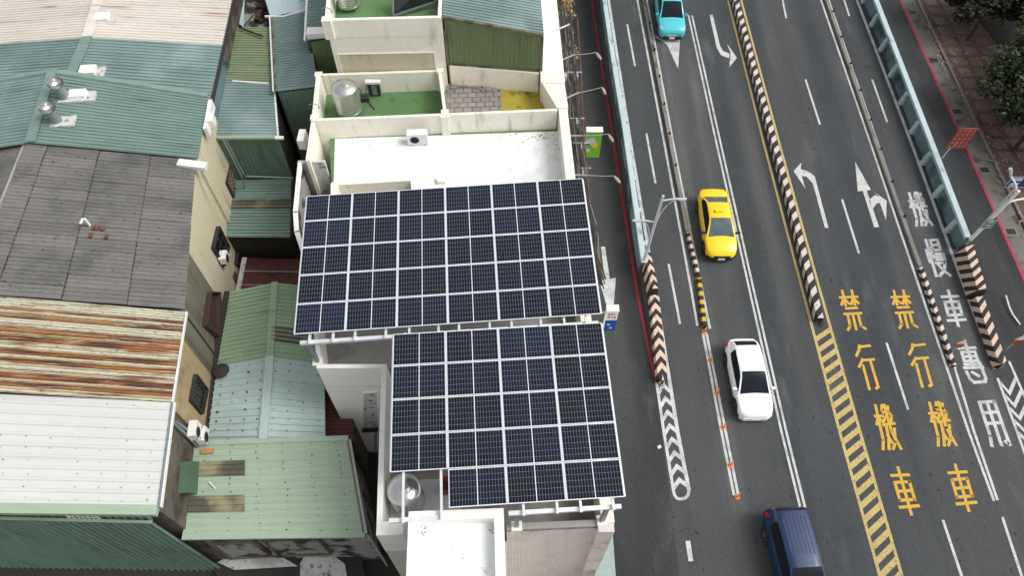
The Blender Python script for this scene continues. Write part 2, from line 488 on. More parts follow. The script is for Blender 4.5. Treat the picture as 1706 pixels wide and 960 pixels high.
for y1, y2 in zip(ys, ys[1:]):
    mb.poly([V((gx(gl, y) + k, y, GZ + .013)) for y, k in ((y1, -.075), (y2, -.075), (y2, .075), (y1, .075))])
obj('no_parking_line', mb, M['paint_pink'], gutter)
for u, v in ((1520, 20), (1556, 100), (1594, 186), (1640, 283), (1684, 386)):
    p = at(u, v, GZ + .012)
    g = obj('drain_frame', MB().box(p, .66, .55, .012, -.02), M['kerb_concrete'], gutter)
    obj('drain_cover', MB().box(p + V((0, 0, .013)), .5, .4, .006, -.02), M['grate'], g)
kerb = MB()
for y1, y2 in zip(ys, ys[1:]):
    n = max(1, round((y1 - y2) / 2.0))
    for i in range(n):
        a, b = y1 + (y2 - y1) * i / n, y1 + (y2 - y1) * (i + 1) / n + .015
        kerb.column([V((gx(gr, y) + k, y, 0)) for y, k in ((a, 0), (b, 0), (b, .16), (a, .16))], 0, GZ + .13)
obj('kerb', kerb, M['kerb_concrete'], kind='structure')
pave = obj('pavement', MB().poly([V((gx(gr, y) + .16, y, GZ + .11)) for y in ys] + [V((47, -25, GZ + .11)), V((47, 80, GZ + .11))]), M['paver_red'], kind='structure', org=V((0, 0, GZ)))
me = mesh('paving_slab', MB().prism([V((-.39, -.39, 0)), V((.39, -.39, 0)), V((.39, .39, 0)), V((-.39, .39, 0))],
          [V((-.375, -.375, .014)), V((.375, -.375, .014)), V((.375, .375, .014)), V((-.375, .375, .014))]), M['paver_grey'])
for i in range(5):
    for j in range(23):
        y = 22.4 + j * 1.06
        x = gx(gr, y) + .9 + i * 1.06
        if i > 3 and j > 15: continue
        inst('paving_slab', me, Matrix.Translation((x, y, GZ + .104 + random.uniform(0, .006))) @ Matrix.Rotation(random.uniform(-.02, .02), 4, 'Z'), pave)
obj('planting_bed', MB().column([g3(*p) for p in ((30.0, 44), (31.6, 26), (31.6, 10), (60, 10), (60, 70), (30.0, 70))][::-1], 0, GZ + .16), M['soil'], kind='structure')

# ------------------------------------------------------------------ painted markings
def resample(px, n=14):
    out = []
    for (a, b), (c, d) in zip(px, px[1:]):
        k = max(1, int(math.hypot(c - a, d - b) / n))
        out += [(a + (c - a) * i / k, b + (d - b) * i / k) for i in range(k)]
    return out + [px[-1]]

def strip(pts, w):
    mb = MB()
    L = []
    for i, p in enumerate(pts):
        d = pts[min(i + 1, len(pts) - 1)] - pts[max(i - 1, 0)]
        n = V((-d.y, d.x, 0)).normalized() * (w / 2)
        L.append((p + n, p - n))
    for (a, b), (c, d) in zip(L, L[1:]):
        mb.poly([a, c, d, b])
    return mb

def line(name, px, w, m='paint_white', parent=None, dz=.004):
    return obj(name, strip([R(u, v, dz) for u, v in resample(px)], w), M[m], parent or road)

def ext(px, dv=-120):
    """carry a line on beyond the top edge of the picture"""
    (a, b), (c, d) = px[0], px[1]
    return [(a + (a - c) / (b - d) * dv, b + dv)] + px

LEFT_EDGE = [(1014, 0), (1051, 240), (1091, 480), (1129, 720), (1148, 818)]
line('edge_line', ext(LEFT_EDGE), .17)
DIV_L1 = [(1062, 0), (1107, 240), (1151, 480), (1162, 543)]
DIV_R1 = [(1078, 0), (1122, 240), (1169, 480), (1183, 548)]
line('edge_line', ext(DIV_L1), .12); line('edge_line', ext(DIV_R1), .12)
line('lane_line', [(1171, 555), (1202, 720), (1223, 826)], .12)
line('lane_line', [(1177, 555), (1209, 720), (1230, 826)], .12)
line('lane_line', [(1147, 25), (1194, 240), (1248, 480), (1302, 720), (1362, 962), (1385, 1050)], .11)
line('lane_line', [(1153, 25), (1201, 240), (1255, 480), (1310, 720), (1370, 962), (1393, 1050)], .11)
YL = [(1213, 0), (1273, 240), (1336, 480), (1399, 720), (1466, 961), (1493, 1050)]
YR = [(1235, 0), (1299, 240), (1365, 480), (1433, 720), (1503, 961), (1530, 1050)]
line('centre_line', ext(YL), .13, 'paint_pale_yellow'); line('centre_line', ext(YR), .13, 'paint_pale_yellow')
DIV_L2 = [(1368, 0), (1451, 240), (1532, 480), (1614, 720), (1656, 835)]
DIV_R2 = [(1381, 0), (1463, 240), (1546, 480), (1583, 587), (1623, 720), (1662, 834)]
line('edge_line', ext(DIV_L2), .12); line('edge_line', ext(DIV_R2), .12)
RIGHT_EDGE = [(1428, 0), (1519, 240), (1607, 480), (1658, 615)]
line('edge_line', ext(RIGHT_EDGE), .17)
for px in ([(1045, 40), (1058, 110)], [(1077, 222), (1092, 305)], [(1114, 440), (1133, 540)]):
    line('lane_dash', px, .12)
line('lane_dash', [(1146, 902), (1151, 936)], .2)
for px in ([(1300, -20), (1310, 30)], [(1342, 132), (1366, 207)], [(1403, 332), (1431, 422)], [(1477, 571), (1513, 683)], [(1571, 867), (1602, 960), (1612, 990)],
           [(1400, -20), (1415, 26)], [(1453, 132), (1478, 203)], [(1670, 862), (1702, 960), (1711, 985)]):
    line('lane_dash', px, .12)
line('lane_dash', [(1676, 492), (1682, 512), (1687, 523), (1700, 541)], .09, parent=side2, dz=-.001)

# yellow hatching of the painted median
mb_list = []
def lerp_px(px, v):
    for (a, b), (c, d) in zip(px, px[1:]):
        if b <= v <= d:
            return a + (c - a) * (v - b) / (d - b)
    if v < px[0][1]:
        (a, b), (c, d) = px[0], px[1]
        return a + (c - a) * (v - b) / (d - b)
    return px[-1][0]
v = 562.0
while v < 1010:
    k = (v - 540) / 420
    dv = 17 + 12 * k
    th = 8 + 4.5 * k
    q = []
    for px, vv in ((YL, v), (YR, v - dv), (YR, v - dv + th), (YL, v + th)):
        q.append(R(lerp_px(px, vv), vv, .002))
    obj('hatch_bar', MB().poly(q[::-1]), M['paint_yellow'] if v < 0 else M['paint_pale_yellow'], road)
    v += 17.3 + 7.2 * k

# white chevron islands
def chevron_px(l, r, v, drop, th, sgn, m='paint_white'):
    """l, r: side lines; peak at v, legs drop px lower (sgn 1) or higher (-1)"""
    vl = v + drop * sgn
    mid = lambda vv: (lerp_px(l, vv) + lerp_px(r, vv)) / 2
    a = [(lerp_px(l, vl), vl), (mid(v), v), (lerp_px(r, vl - 4), vl - 4),
         (lerp_px(r, vl - 4 + th), vl - 4 + th), (mid(v + th), v + th), (lerp_px(l, vl + th), vl + th)]
    q = [R(x, y, .002) for x, y in a]
    obj('chevron_bar', MB().poly([q[5], q[4], q[1], q[0]]).poly([q[4], q[3], q[2], q[1]]), M[m], road)
CL = [(1094, 638), (1106, 720), (1122, 818)]
CR = [(1114, 638), (1129, 720), (1148, 818)]
line('island_line', CL, .13)
ctr = [(1122, 818), (1124, 826), (1128, 831), (1134, 832), (1141, 831), (1146, 826), (1148, 818)]
line('island_line', ctr, .13)
for i in range(8):
    v = 637 + i * 22.6
    chevron_px(CL, CR, v, 15, 9.5, 1)
RL = [(1662, 630), (1706, 752), (1740, 850)]
RR = [(1681, 602), (1706, 658), (1760, 780)]
line('island_line', RL, .12); line('island_line', RR, .12)
for i in range(5):
    v = 651 + i * 21
    l1, r1 = lerp_px(RL, v - 8), lerp_px(RR, v - 26)
    mx = l1 + (r1 - l1) * .55
    th = 9
    a = [(l1, v - 16), (mx, v), (r1, v - 26), (r1 + 3, v - 26 + th), (mx + 3, v + th), (l1 + 3, v - 16 + th)]
    q = [R(x, y, .002) for x, y in a]
    obj('chevron_bar', MB().poly([q[5], q[4], q[1], q[0]]).poly([q[4], q[3], q[2], q[1]]), M['paint_white'], road)
obj('drain_grate', MB().poly([R(*p, .003) for p in ((1654, 620), (1657, 634), (1673, 632), (1669, 618))]), M['grate'], road)

# arrows
def shape(name, org, sc, polys, m='paint_white', parent=None):
    mb = MB()
    for pl in polys:
        q = [R(org[0] + x / sc, org[1] + y / sc) for x, y in pl]
        a = sum((q[i].x * q[(i + 1) % len(q)].y - q[(i + 1) % len(q)].x * q[i].y) for i in range(len(q)))
        mb.poly(q if a > 0 else q[::-1])
    return obj(name, mb, M[m], parent or road)
shape('arrow_marking', (1020, 0), 3.967, [[(643, 95), (664, 95), (712, 300), (690, 312)], [(712, 300), (732, 335), (718, 362), (690, 312)],
      [(732, 335), (775, 352), (772, 384), (718, 362)], [(757, 285), (824, 380), (775, 440), (779, 380), (782, 345)]])
shape('arrow_marking', (1080, 0), 8, [[(130, 300), (95, 490), (250, 590), (330, 200)], [(250, 590), (398, 910), (420, 570), (440, 200), (330, 200)]])
shape('arrow_marking', (1306, 240), 4, [[(65, 180), (116, 122), (112, 167), (118, 213), (145, 300)], [(112, 167), (156, 178), (150, 215), (118, 213)],
      [(156, 178), (205, 214), (193, 262), (150, 215)], [(205, 214), (297, 558), (274, 560), (193, 262)]])
shape('arrow_marking', (1306, 240), 4, [[(475, 118), (580, 305), (492, 315)], [(526, 312), (552, 308), (634, 552), (602, 555)],
      [(566, 372), (606, 340), (620, 392), (592, 432)], [(606, 340), (640, 350), (642, 395), (620, 392)], [(598, 316), (685, 378), (681, 510), (642, 398), (638, 350)]])
q = lambda *ps: [at(u, v, GZ + .009) for u, v in ps]
obj('arrow_marking', MB().poly(q((1001, 411), (1008, 466), (1016, 465), (1008, 411))).poly(q((998, 467), (1020, 540), (1026, 463))), M['paint_white'], side)
ry = [(5.02, 70), (5.32, 42.4), (5.51, 36.4), (5.76, 28.7), (6.1, 19.45), (6.38, 15.5), (6.62, 13.9)]
obj('no_parking_line', strip([g3(x, y, .010) for x, y in ry], .13), M['paint_red'], side)

# lettering on the road: strokes in a unit box, x to the right, y downwards
def tree(x, s=1.0):
    return [[(x, 0), (x, .38)], [(x - .2, .17), (x + .22, .17)], [(x, .19), (x - .2, .36)], [(x, .2), (x + .2, .34)]]
GLYPH = {
 'jin': tree(.23) + tree(.74) + [[(.22, .46), (.80, .46)], [(.06, .60), (.96, .60)], [(.5, .6), (.5, 1)],
         [(.22, .64), (.22, .9), (.06, 1)], [(.78, .64), (.80, .92), (1, 1)]],
 'xing': [[(.36, .02), (.28, .12), (.04, .25)], [(.4, .05), (.98, .03)], [(.34, .34), (.02, .5)], [(.34, .36), (1, .35)],
          [(.27, .48), (.27, 1)], [(.78, .37), (.84, .97), (.7, 1)]],
 'ji': [[(.16, 0), (.16, .8), (.04, 1)], [(0, .25), (.4, .25)], [(.15, .28), (0, .44)], [(.18, .28), (.38, .40)],
        [(.55, 0), (.45, .12), (.58, .22), (.47, .36)], [(.86, .04), (.80, .15), (.94, .25), (.84, .38)], [(.36, .46), (1, .43)],
        [(.68, 0), (.72, .6), (1, 1)], [(.5, .48), (.48, .75), (.36, 1)], [(.92, .55), (.80, .85), (.58, 1)], [(.46, .7), (.6, .86)]],
 'che': [[(.5, 0), (.5, 1)], [(.03, .17), (.97, .17)], [(.1, .32), (.9, .32), (.9, .70), (.1, .70), (.1, .32)], [(.1, .51), (.9, .51)], [(0, .84), (1, .84)]],
 'man': [[(.14, 0), (.14, 1)], [(-.02, .28), (.0, .62)], [(.29, .22), (.31, .46)], [(.42, .02), (.92, .02), (.92, .30), (.42, .30), (.42, .02)], [(.42, .16), (.92, .16)],
         [(.36, .40), (1, .40), (1, .57), (.36, .57), (.36, .40)], [(.57, .4), (.57, .57)], [(.79, .4), (.79, .57)], [(.36, .66), (.94, .66), (.74, .86), (.36, 1)], [(.46, .68), (.66, .84), (1, 1)]],
 'zhuan': [[(.02, .09), (.98, .09)], [(.5, 0), (.5, .55)], [(.12, .2), (.88, .2), (.88, .44), (.12, .44), (.12, .2)], [(.12, .32), (.88, .32)],
           [(.08, .53), (.95, .53)], [(.0, .62), (1, .62)], [(.92, .5), (.95, .9), (.84, 1), (.28, 1), (.12, .9), (.06, .72)], [(.36, .74), (.62, .84)]],
 'yong': [[(.06, 0), (.06, .78), (-.02, 1)], [(.06, 0), (.94, 0), (.94, 1), (.78, .93)], [(.06, .25), (.94, .25)], [(.06, .5), (.94, .5)], [(.5, 0), (.5, 1)]],
}
def glyph_mesh(key, TL, TR, BL, BR, w, fn):
    mb = MB()
    C = [fn(*p) for p in (TL, TR, BL, BR)]
    P = lambda x, y: (C[0] * (1 - x) + C[1] * x) * (1 - y) + (C[2] * (1 - x) + C[3] * x) * y
    n = (C[1] - C[0]).cross(C[2] - C[0]).normalized()
    if n.dot(V((0, -.4, 1))) < 0: n = -n
    for si, st in enumerate(GLYPH[key]):
        pts = [P(*p) + n * (.0004 * si) for p in st]
        for a, b in zip(pts, pts[1:]):
            d = (b - a).normalized()
            s = n.cross(d) * (w / 2)
            a2, b2 = a - d * w * .42, b + d * w * .42
            mb.poly([a2 + s, a2 - s, b2 - s, b2 + s])
    return mb
def road_char(key, corners, w, m):
    obj('painted_character', glyph_mesh(key, *corners, w, lambda u, v: R(u, v, .003)), M[m], road)
for key, c in (('jin', ((1396, 485), (1427, 484), (1411, 550), (1442, 548))), ('jin', ((1482, 485), (1513, 484), (1497, 547), (1528, 545))),
               ('xing', ((1421, 575), (1449, 574), (1441, 649), (1468, 647))), ('xing', ((1509, 573), (1540, 572), (1529, 645), (1557, 643))),
               ('ji', ((1454, 676), (1482, 675), (1470, 749), (1501, 748))), ('ji', ((1544, 672), (1573, 670), (1562, 743), (1593, 742))),
               ('che', ((1481, 780), (1511, 779), (1503, 859), (1534, 856))), ('che', ((1576, 776), (1607, 774), (1598, 853), (1630, 850)))):
    road_char(key, c, .135, 'paint_yellow')
for key, c in (('ji', ((1511, 322), (1536, 320), (1526, 376), (1553, 375))), ('man', ((1539, 400), (1563, 398), (1556, 460), (1583, 459))),
               ('che', ((1566, 485), (1594, 484), (1582, 544), (1611, 542))), ('zhuan', ((1595, 575), (1623, 574), (1614, 638), (1646, 636))),
               ('yong', ((1630, 671), (1658, 669), (1653, 743), (1684, 741)))):
    road_char(key, c, .155, 'paint_white')

# ------------------------------------------------------------------ dividers and barriers
def path_pt(pts, t):
    for a, b in zip(pts, pts[1:]):
        L = (b - a).length
        if t <= L + 1e-6:
            return a + (b - a) * (t / L), (b - a).normalized()
        t -= L
    return pts[-1].copy(), (pts[-1] - pts[-2]).normalized()

def striped(name, pts, w, h, period, sk_top, sk_side, ma, mb_, label, cat, chev=False, group=None, bw=None, endround=False):
    """painted concrete bar along pts (start nearest); skewed bands of two colours"""
    bw = bw or w * 1.25
    T = sum((b - a).length for a, b in zip(pts, pts[1:]))
    mb = MB()
    def P(t, lat, z):
        t = min(max(t, 0), T)
        p, d = path_pt(pts, t)
        n = V((d.y, -d.x, 0)).normalized()
        if endround and t < w / 2:
            lat *= math.sqrt(max(0.05, 1 - (1 - t / (w / 2)) ** 2))
        return p + n * lat + V((0, 0, z))
    step = period / 2
    lo = -abs(sk_top) - abs(sk_side) - period
    i = math.floor(lo / step)
    edges = [0, w * .25, w * .5, w, ] if endround else []
    while i * step < T + period:
        a, b = i * step, (i + 1) * step
        mi = i % 2
        sub = 3 if endround and a < w else 1
        for k in range(sub):
            a1, b1 = a + (b - a) * k / sub, a + (b - a) * (k + 1) / sub
            if chev:
                quads = [((a1, -w / 2, h), (a1 + sk_top, 0, h + .01), (b1 + sk_top, 0, h + .01), (b1, -w / 2, h)),
                         ((a1 + sk_top, 0, h + .01), (a1, w / 2, h), (b1, w / 2, h), (b1 + sk_top, 0, h + .01)),
                         ((a1 + sk_side, -bw / 2, 0), (a1, -w / 2, h), (b1, -w / 2, h), (b1 + sk_side, -bw / 2, 0)),
                         ((a1, w / 2, h), (a1 + sk_side, bw / 2, 0), (b1 + sk_side, bw / 2, 0), (b1, w / 2, h))]
            else:
                quads = [((a1, -w / 2, h), (a1 + sk_top, w / 2, h), (b1 + sk_top, w / 2, h), (b1, -w / 2, h)),
                         ((a1 + sk_side, -bw / 2, 0), (a1, -w / 2, h), (b1, -w / 2, h), (b1 + sk_side, -bw / 2, 0)),
                         ((a1 + sk_top, w / 2, h), (a1 + sk_top + sk_side, bw / 2, 0), (b1 + sk_top + sk_side, bw / 2, 0), (b1 + sk_top, w / 2, h))]
            for qd in quads:
                ts = [min(max(x[0], 0), T) for x in qd]
                if abs(ts[0] - ts[3]) < 1e-5 and abs(ts[1] - ts[2]) < 1e-5: continue
                mb.poly([P(*x) for x in qd], mi)
        i += 1
    for t in (0, T):
        mb.poly([P(t, -bw / 2, 0), P(t, -w / 2, h), P(t, w / 2, h), P(t, bw / 2, 0)], 0)
    return obj(name, mb, [M[ma], M[mb_]], label=label, cat=cat, group=group)

MED = [(1362.5, 537), (1316, 350), (1269.5, 178), (1222, 0), (1190, -120)]
striped('median_barrier', [R(u, v, 0) for u, v in MED], .32, .40, .80, .32, -.30, 'stripe_black', 'stripe_white',
        'long black and white diagonally striped concrete median between the yellow lines', 'barrier', bw=.38)
# grey kerb dividers with dark studs
def kerb_divider(label, px, w, h, studs):
    t = thing('lane_divider', label, 'divider', R(*px[0], 0))
    pts = [R(u, v, -.002) for u, v in px]
    mb = MB()
    for a, b in zip(pts, pts[1:]):
        d = (b - a); n = V((d.y, -d.x, 0)).normalized() * (w / 2)
        m_ = n * .8
        z = V((0, 0, h))
        mb.prism([a - n, a + n, b + n, b - n], [a - m_ + z, a + m_ + z, b + m_ + z, b - m_ + z])
    obj('kerb', mb, M['kerb_concrete'], t)
    for u, v in studs:
        p = R(u, v, -.002) + V((0, 0, h))
        obj('stud', MB().lathe(p, [(.06, 0), (.06, .1), (.045, .16), (.02, .18)], 8), M['plastic_dark'], t)
    return t
kerb_divider('low grey concrete kerb with dark studs beside the taxi lane', [(1145, 388), (1117, 240), (1072, 0), (1050, -120)], .26, .16,
             [(1074, 3), (1082, 42), (1090, 87), (1098, 131), (1106, 177), (1115, 226), (1125, 279), (1135, 335)])
kerb_divider('low grey concrete kerb with dark studs beside the scooter lane', [(1531, 446), (1458, 240), (1376, 0), (1336, -120)], .26, .16,
             [(1387, 22), (1401, 65), (1416, 109), (1432, 154), (1449, 203), (1466, 252), (1485, 306), (1505, 364)])
striped('divider_nose', [R(1163, 464, 0), R(1145, 391, 0)], .16, .24, .50, .0, .10, 'stripe_black', 'stripe_white',
        'black and white banded kerb nose beside the yellow taxi', 'divider', chev=True)
striped('divider_nose', [R(1173, 547, 0), R(1163.5, 467, 0)], .19, .24, .50, .0, .10, 'stripe_black', 'stripe_yellow',
        'black and yellow banded kerb nose above the orange posts', 'divider', chev=True)
striped('divider_nose', [R(1586, 612, 0), R(1577, 583, 0), R(1532, 449, 0)], .20, .22, .52, .16, .2, 'stripe_black', 'stripe_white',
        'worn black and white striped kerb nose beside the white lane lettering', 'divider')

# light blue flyover parapets
def parapet(label, top, w, h, brackets, inner_left):
    """top: points along the middle of the parapet's top"""
    pts = [p - V((0, 0, h)) for p in top]
    t = thing('flyover_parapet', label, 'barrier', V((pts[0].x, pts[0].y, GZ)))
    cap, body = MB(), MB()
    for a, b in zip(pts, pts[1:]):
        n = V((b.y - a.y, a.x - b.x, 0)).normalized()
        lo = V((0, 0, h))
        g = lambda p, k: V((p.x + n.x * k, p.y + n.y * k, GZ))
        body.prism([g(a, -w * .38), g(a, w * .38), g(b, w * .38), g(b, -w * .38)],
                   [a - n * w * .30 + lo, a + n * w * .30 + lo, b + n * w * .30 + lo, b - n * w * .30 + lo])
        cap.prism([a - n * w / 2 + lo * .9, a + n * w / 2 + lo * .9, b + n * w / 2 + lo * .9, b - n * w / 2 + lo * .9],
                  [a - n * w / 2 + lo * 1.08, a + n * w / 2 + lo * 1.08, b + n * w / 2 + lo * 1.08, b - n * w / 2 + lo * 1.08])
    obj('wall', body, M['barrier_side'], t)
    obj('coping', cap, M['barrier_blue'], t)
    T = sum((b - a).length for a, b in zip(pts, pts[1:]))
    k = brackets / 2
    while k < T:
        p, d = path_pt(pts, k)
        n = V((d.y, -d.x, 0)).normalized()
        rz = math.atan2(d.y, d.x) - math.pi / 2
        q_ = p + n * ((-1 if inner_left else 1) * (w * .5))
        obj('rib', MB().prism([q_ + V((x * math.cos(rz) - y * math.sin(rz), x * math.sin(rz) + y * math.cos(rz), .02)) for x, y in ((-.17, -.16), (.13, -.16), (.13, .16), (-.17, .16))],
                              [q_ + V((x * math.cos(rz) - y * math.sin(rz), x * math.sin(rz) + y * math.cos(rz), h * .88)) for x, y in ((-.08, -.14), (.13, -.14), (.13, .14), (-.08, .14))]),
            M['barrier_blue'], t)
        k += brackets
    return t
def above_road(px, h):
    out = []
    for u, v in px:
        d = ray(u, v)
        out.append(V((0, 0, CAMZ)) + d * ((CAMZ - GZ - 0.008 - h + SLOPE * Y0) / (SLOPE * d.y - d.z)))
    return out
parapet('light blue flyover parapet beside the red kerb line and wall lamps', above_road([(1072, 432), (1063, 370), (1041, 215), (1022, 100), (1007, 0), (990, -120)], 1.0), .27, 1.0, 2.2, False)
parapet('light blue ribbed flyover parapet beside the tree lined pavement', above_road([(1612, 397), (1552, 240), (1459, 0), (1412, -120)], 1.0), .30, 1.0, 2.4, True)

# striped noses where the ramp begins
striped('ramp_nose', [R(1087, 497, 0), R(1074, 437, 0)], .32, .9, .62, .24, .0, 'stripe_black', 'stripe_tan',
        'tall black and tan chevron block below the short lamp post', 'barrier', chev=True, bw=.46)
striped('ramp_nose', [R(1102, 641, 0), R(1088, 499, 0)], .46, .45, .66, .30, .06, 'stripe_black', 'stripe_tan',
        'low black and tan chevron island nose above the white painted chevrons', 'barrier', chev=True, bw=.52, endround=True)
striped('ramp_nose', [R(1621, 500, 0), R(1599, 424, 0)], .46, .9, .52, .42, .50, 'stripe_black', 'stripe_tan',
        'tall black and tan striped block below the lamp with green nameplate', 'barrier', bw=.6)
striped('ramp_nose', [R(1662, 615, 0), R(1623, 502, 0)], .40, .5, .62, .48, .42, 'stripe_black', 'stripe_tan',
        'low black and tan chevron nose carrying a triangular warning sign', 'barrier', bw=.5, endround=True)

# ------------------------------------------------------------------ corrugated sheeting
def corr(A, B, C, D, mats, parent, pitch=.22, per=4, amp=.055, name='roof_sheet', prof='rib', pick=None, lap=.0, th=0):
    """ribbed sheets: A to B runs across the ribs, A to D along them; one object per sheet"""
    n = max(1, round((B - A).length / pitch))
    nrm = (B - A).cross(D - A).normalized()
    if nrm.dot(V((0, -.35, 1))) < 0: nrm = -nrm
    mats = mats if isinstance(mats, (list, tuple)) else [mats]
    if prof == 'rib':
        P = [(0, 0), (.52, 0), (.60, 1), (.80, 1), (.88, 0)]
    else:
        P = [(0, 0), (.25, .7), (.5, 1), (.75, .7)]
    out = []
    i = 0
    while i < n:
        j = min(n, i + per)
        mb = MB()
        top, bot, mi = [], [], []
        lift = nrm * (random.uniform(0, .008) + lap * (len(out) % 2))
        for k in range(i, j):
            for o, h in P:
                t = (k + o) / n
                top.append(A.lerp(B, t) + nrm * (h * amp) + lift)
                bot.append(D.lerp(C, t) + nrm * (h * amp) + lift)
                mi.append(pick(k) if pick else 0)
        top.append(A.lerp(B, j / n) + lift); bot.append(D.lerp(C, j / n) + lift)
        m = len(top)
        mb.v = top + bot
        for k in range(m - 1):
            mb.f.append([k, m + k, m + k + 1, k + 1]); mb.m.append(mi[k])
        out.append(obj(name, mb, mats, parent))
        i = j
    return out

def screws(parent, A, B, C, D, nu, nv, m='plastic_dark', r=.022, jit=.012, off=.045):
    nrm = (B - A).cross(D - A).normalized()
    if nrm.z < 0: nrm = -nrm
    mb = MB()
    for i in range(nu):
        for j in range(nv):
            if random.random() < .12: continue
            s, t = (i + .5) / nu + random.uniform(-jit, jit), (j + .5) / nv + random.uniform(-jit, jit)
            p = A.lerp(B, s).lerp(D.lerp(C, s), t) + nrm * off
            rr = r * random.uniform(.7, 1.5)
            ax = (B - A).normalized(); ay = nrm.cross(ax)
            mb.prism([p - nrm * .03 + (ax * math.cos(k * 1.0472) + ay * math.sin(k * 1.0472)) * rr for k in range(6)],
                     [p + (ax * math.cos(k * 1.0472) + ay * math.sin(k * 1.0472)) * rr for k in range(6)])
    return obj('roof_screws', mb, M[m], parent, kind='stuff')

def bar(mb, a, b, w, h, up=V((0, 0, 1)), mi=0):
    """rectangular bar from a to b, top surface on the line"""
    d = (b - a).normalized()
    s = d.cross(up).normalized() * (w / 2)
    u = s.cross(d).normalized() * h
    return mb.prism([a - s - u, a + s - u, b + s - u, b - s - u], [a - s, a + s, b + s, b - s])

def flat(p, z=GZ):
    return V((p.x, p.y, z))

# wall-mounted parts on an upright plane, given by picture points
def wall_window(parent, p, q, px, depth=.10, frame='dark_iron', pane='dark_glass', bars=4, name='window', rails=3, proud=.02):
    c = [onwall(u, v, p, q, proud) for u, v in px]
    n = V((q.y - p.y, p.x - q.x, 0)).normalized()
    if n.dot(V((0, 0, CAMZ)) - p) < 0: n = -n
    mb = MB()
    e = list(zip(c, c[1:] + c[:1]))
    w = obj(name, MB().prism([x - n * .06 for x in c], [x + n * .01 for x in c]), M[pane], parent)
    for a, b in e:
        bar(mb, a + n * depth, b + n * depth, .06, depth + .05, n)
    obj('frame', mb, M[frame], w)
    g = MB()
    for i in range(1, bars):
        a, b = c[0].lerp(c[1], i / bars), c[3].lerp(c[2], i / bars)
        bar(g, a + n * depth, b + n * depth, .025, .025, n)
    for i in range(1, rails):
        a, b = c[0].lerp(c[3], i / rails), c[1].lerp(c[2], i / rails)
        bar(g, a + n * (depth - .027), b + n * (depth - .027), .025, .02, n)
    if g.v: obj('bars', g, M[frame], w)
    return w

def wall_box(name, parent, p, q, px, depth, m):
    c = [onwall(u, v, p, q, 0.0) for u, v in px]
    n = V((q.y - p.y, p.x - q.x, 0)).normalized()
    if n.dot(V((0, 0, CAMZ)) - p) < 0: n = -n
    return obj(name, MB().prism(c, [x + n * depth for x in c]), M[m], parent)

# ------------------------------------------------------------------ row of houses on the left
# --- house with cream and teal roof
h1 = thing('row_house', 'row house with cream and teal ribbed metal roof and white skylight boxes', 'house', flat(at(260, 60, 6)))
zr, ze = 6.5, 6.0
rA, rB, rC = at(176, -40, zr), at(146, 62, zr), at(108, 150, zr - .04)
eA, eB, eC = at(396, -40, ze), at(372, 75, ze), at(350, 172, ze)
up = (rA - rB).normalized()
rZ, eZ = rA + up * 6, eA + (eA - eB).normalized() * 6
lZ, lA, lB, lC = [r + V((-6.6, .1, -.62)) for r in (rZ, rA, rB, rC)]
corr(rZ, rB, eB, eZ, M['cream_metal'], h1, .21, 5)
corr(lZ, lB, rB, rZ, M['cream_metal'], h1, .21, 5)
corr(rB, rC, eC, eB, M['teal_metal'], h1, .21, 5)
corr(lB, lC, rC, rB, M['teal_metal'], h1, .21, 5)
mb = MB(); bar(mb, rZ + V((0, 0, .09)), rB + V((0, 0, .09)), .5, .05); obj('ridge_cap', mb, M['cream_metal'], h1)
mb = MB(); bar(mb, rB + V((0, 0, .09)), rC + V((0, 0, .09)), .5, .05); obj('ridge_cap', mb, M['green_metal'], h1)
body = lambda pts, z: [V((p.x, p.y, z)) for p in pts]
in_ = V((-.12, 0, 0))
obj('wall', MB().column([eZ + in_, eB + in_, lB, lZ][::-1], 0, 5.86), M['brown_wall'], h1)
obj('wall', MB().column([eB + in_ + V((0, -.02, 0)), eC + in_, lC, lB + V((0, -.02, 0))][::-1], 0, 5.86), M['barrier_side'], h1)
mb = MB(); bar(mb, eZ + V((.06, 0, .03)), eC + V((.06, 0, .03)), .14, .12); obj('gutter', mb, M['dark_iron'], h1)
for (u, v) in ((171, 31), (148, 120)):
    p = at(u, v, 6.42)
    s = obj('skylight', MB().box(p + V((0, 0, -.1)), .72, .62, .3, .1), M['plastic_white'], h1)
    obj('flashing', MB().box(p + V((.5, 0, -.12)), .5, .7, .16, .1), M['dirty_white'], s)

# --- teal house with turbine vents
h2 = thing('row_house', 'row house with green ribbed roof, two turbine vents and a cream wall', 'house', flat(at(200, 190, 6)))
rA, rB = at(88, 120, 7.3), at(51, 238, 7.3)
eA, eB = at(347, 160, 6.4), at(331, 264, 6.4)
lA, lB = rA + V((-7, -.35, -1.05)), rB + V((-7, -.35, -1.05))
corr(rA, rB, eB, eA, M['green_metal'], h2, .21, 4)
corr(lA, lB, rB, rA, M['teal_metal'], h2, .21, 4)
mb = MB(); bar(mb, rA + V((0, 0, .10)), rB + V((0, 0, .10)), .42, .05); obj('ridge_cap', mb, M['green_metal'], h2)
mb = MB(); bar(mb, rA + V((0, .02, .09)), eA + V((0, .02, .09)), .26, .10); obj('verge_cap', mb, M['green_metal'], h2)
mb = MB(); bar(mb, rA + V((0, .02, .09)), lA + V((0, .02, .09)), .26, .10); obj('verge_cap', mb, M['green_metal'], h2)
obj('wall', MB().prism([flat(x) for x in (eA + in_, eB + in_, lB, lA)][::-1], [flat(x, z) for x, z in ((eA + in_, 6.25), (eB + in_, 6.25), (lB, 6.1), (lA, 6.1))][::-1]), M['yellow_wall'], h2)
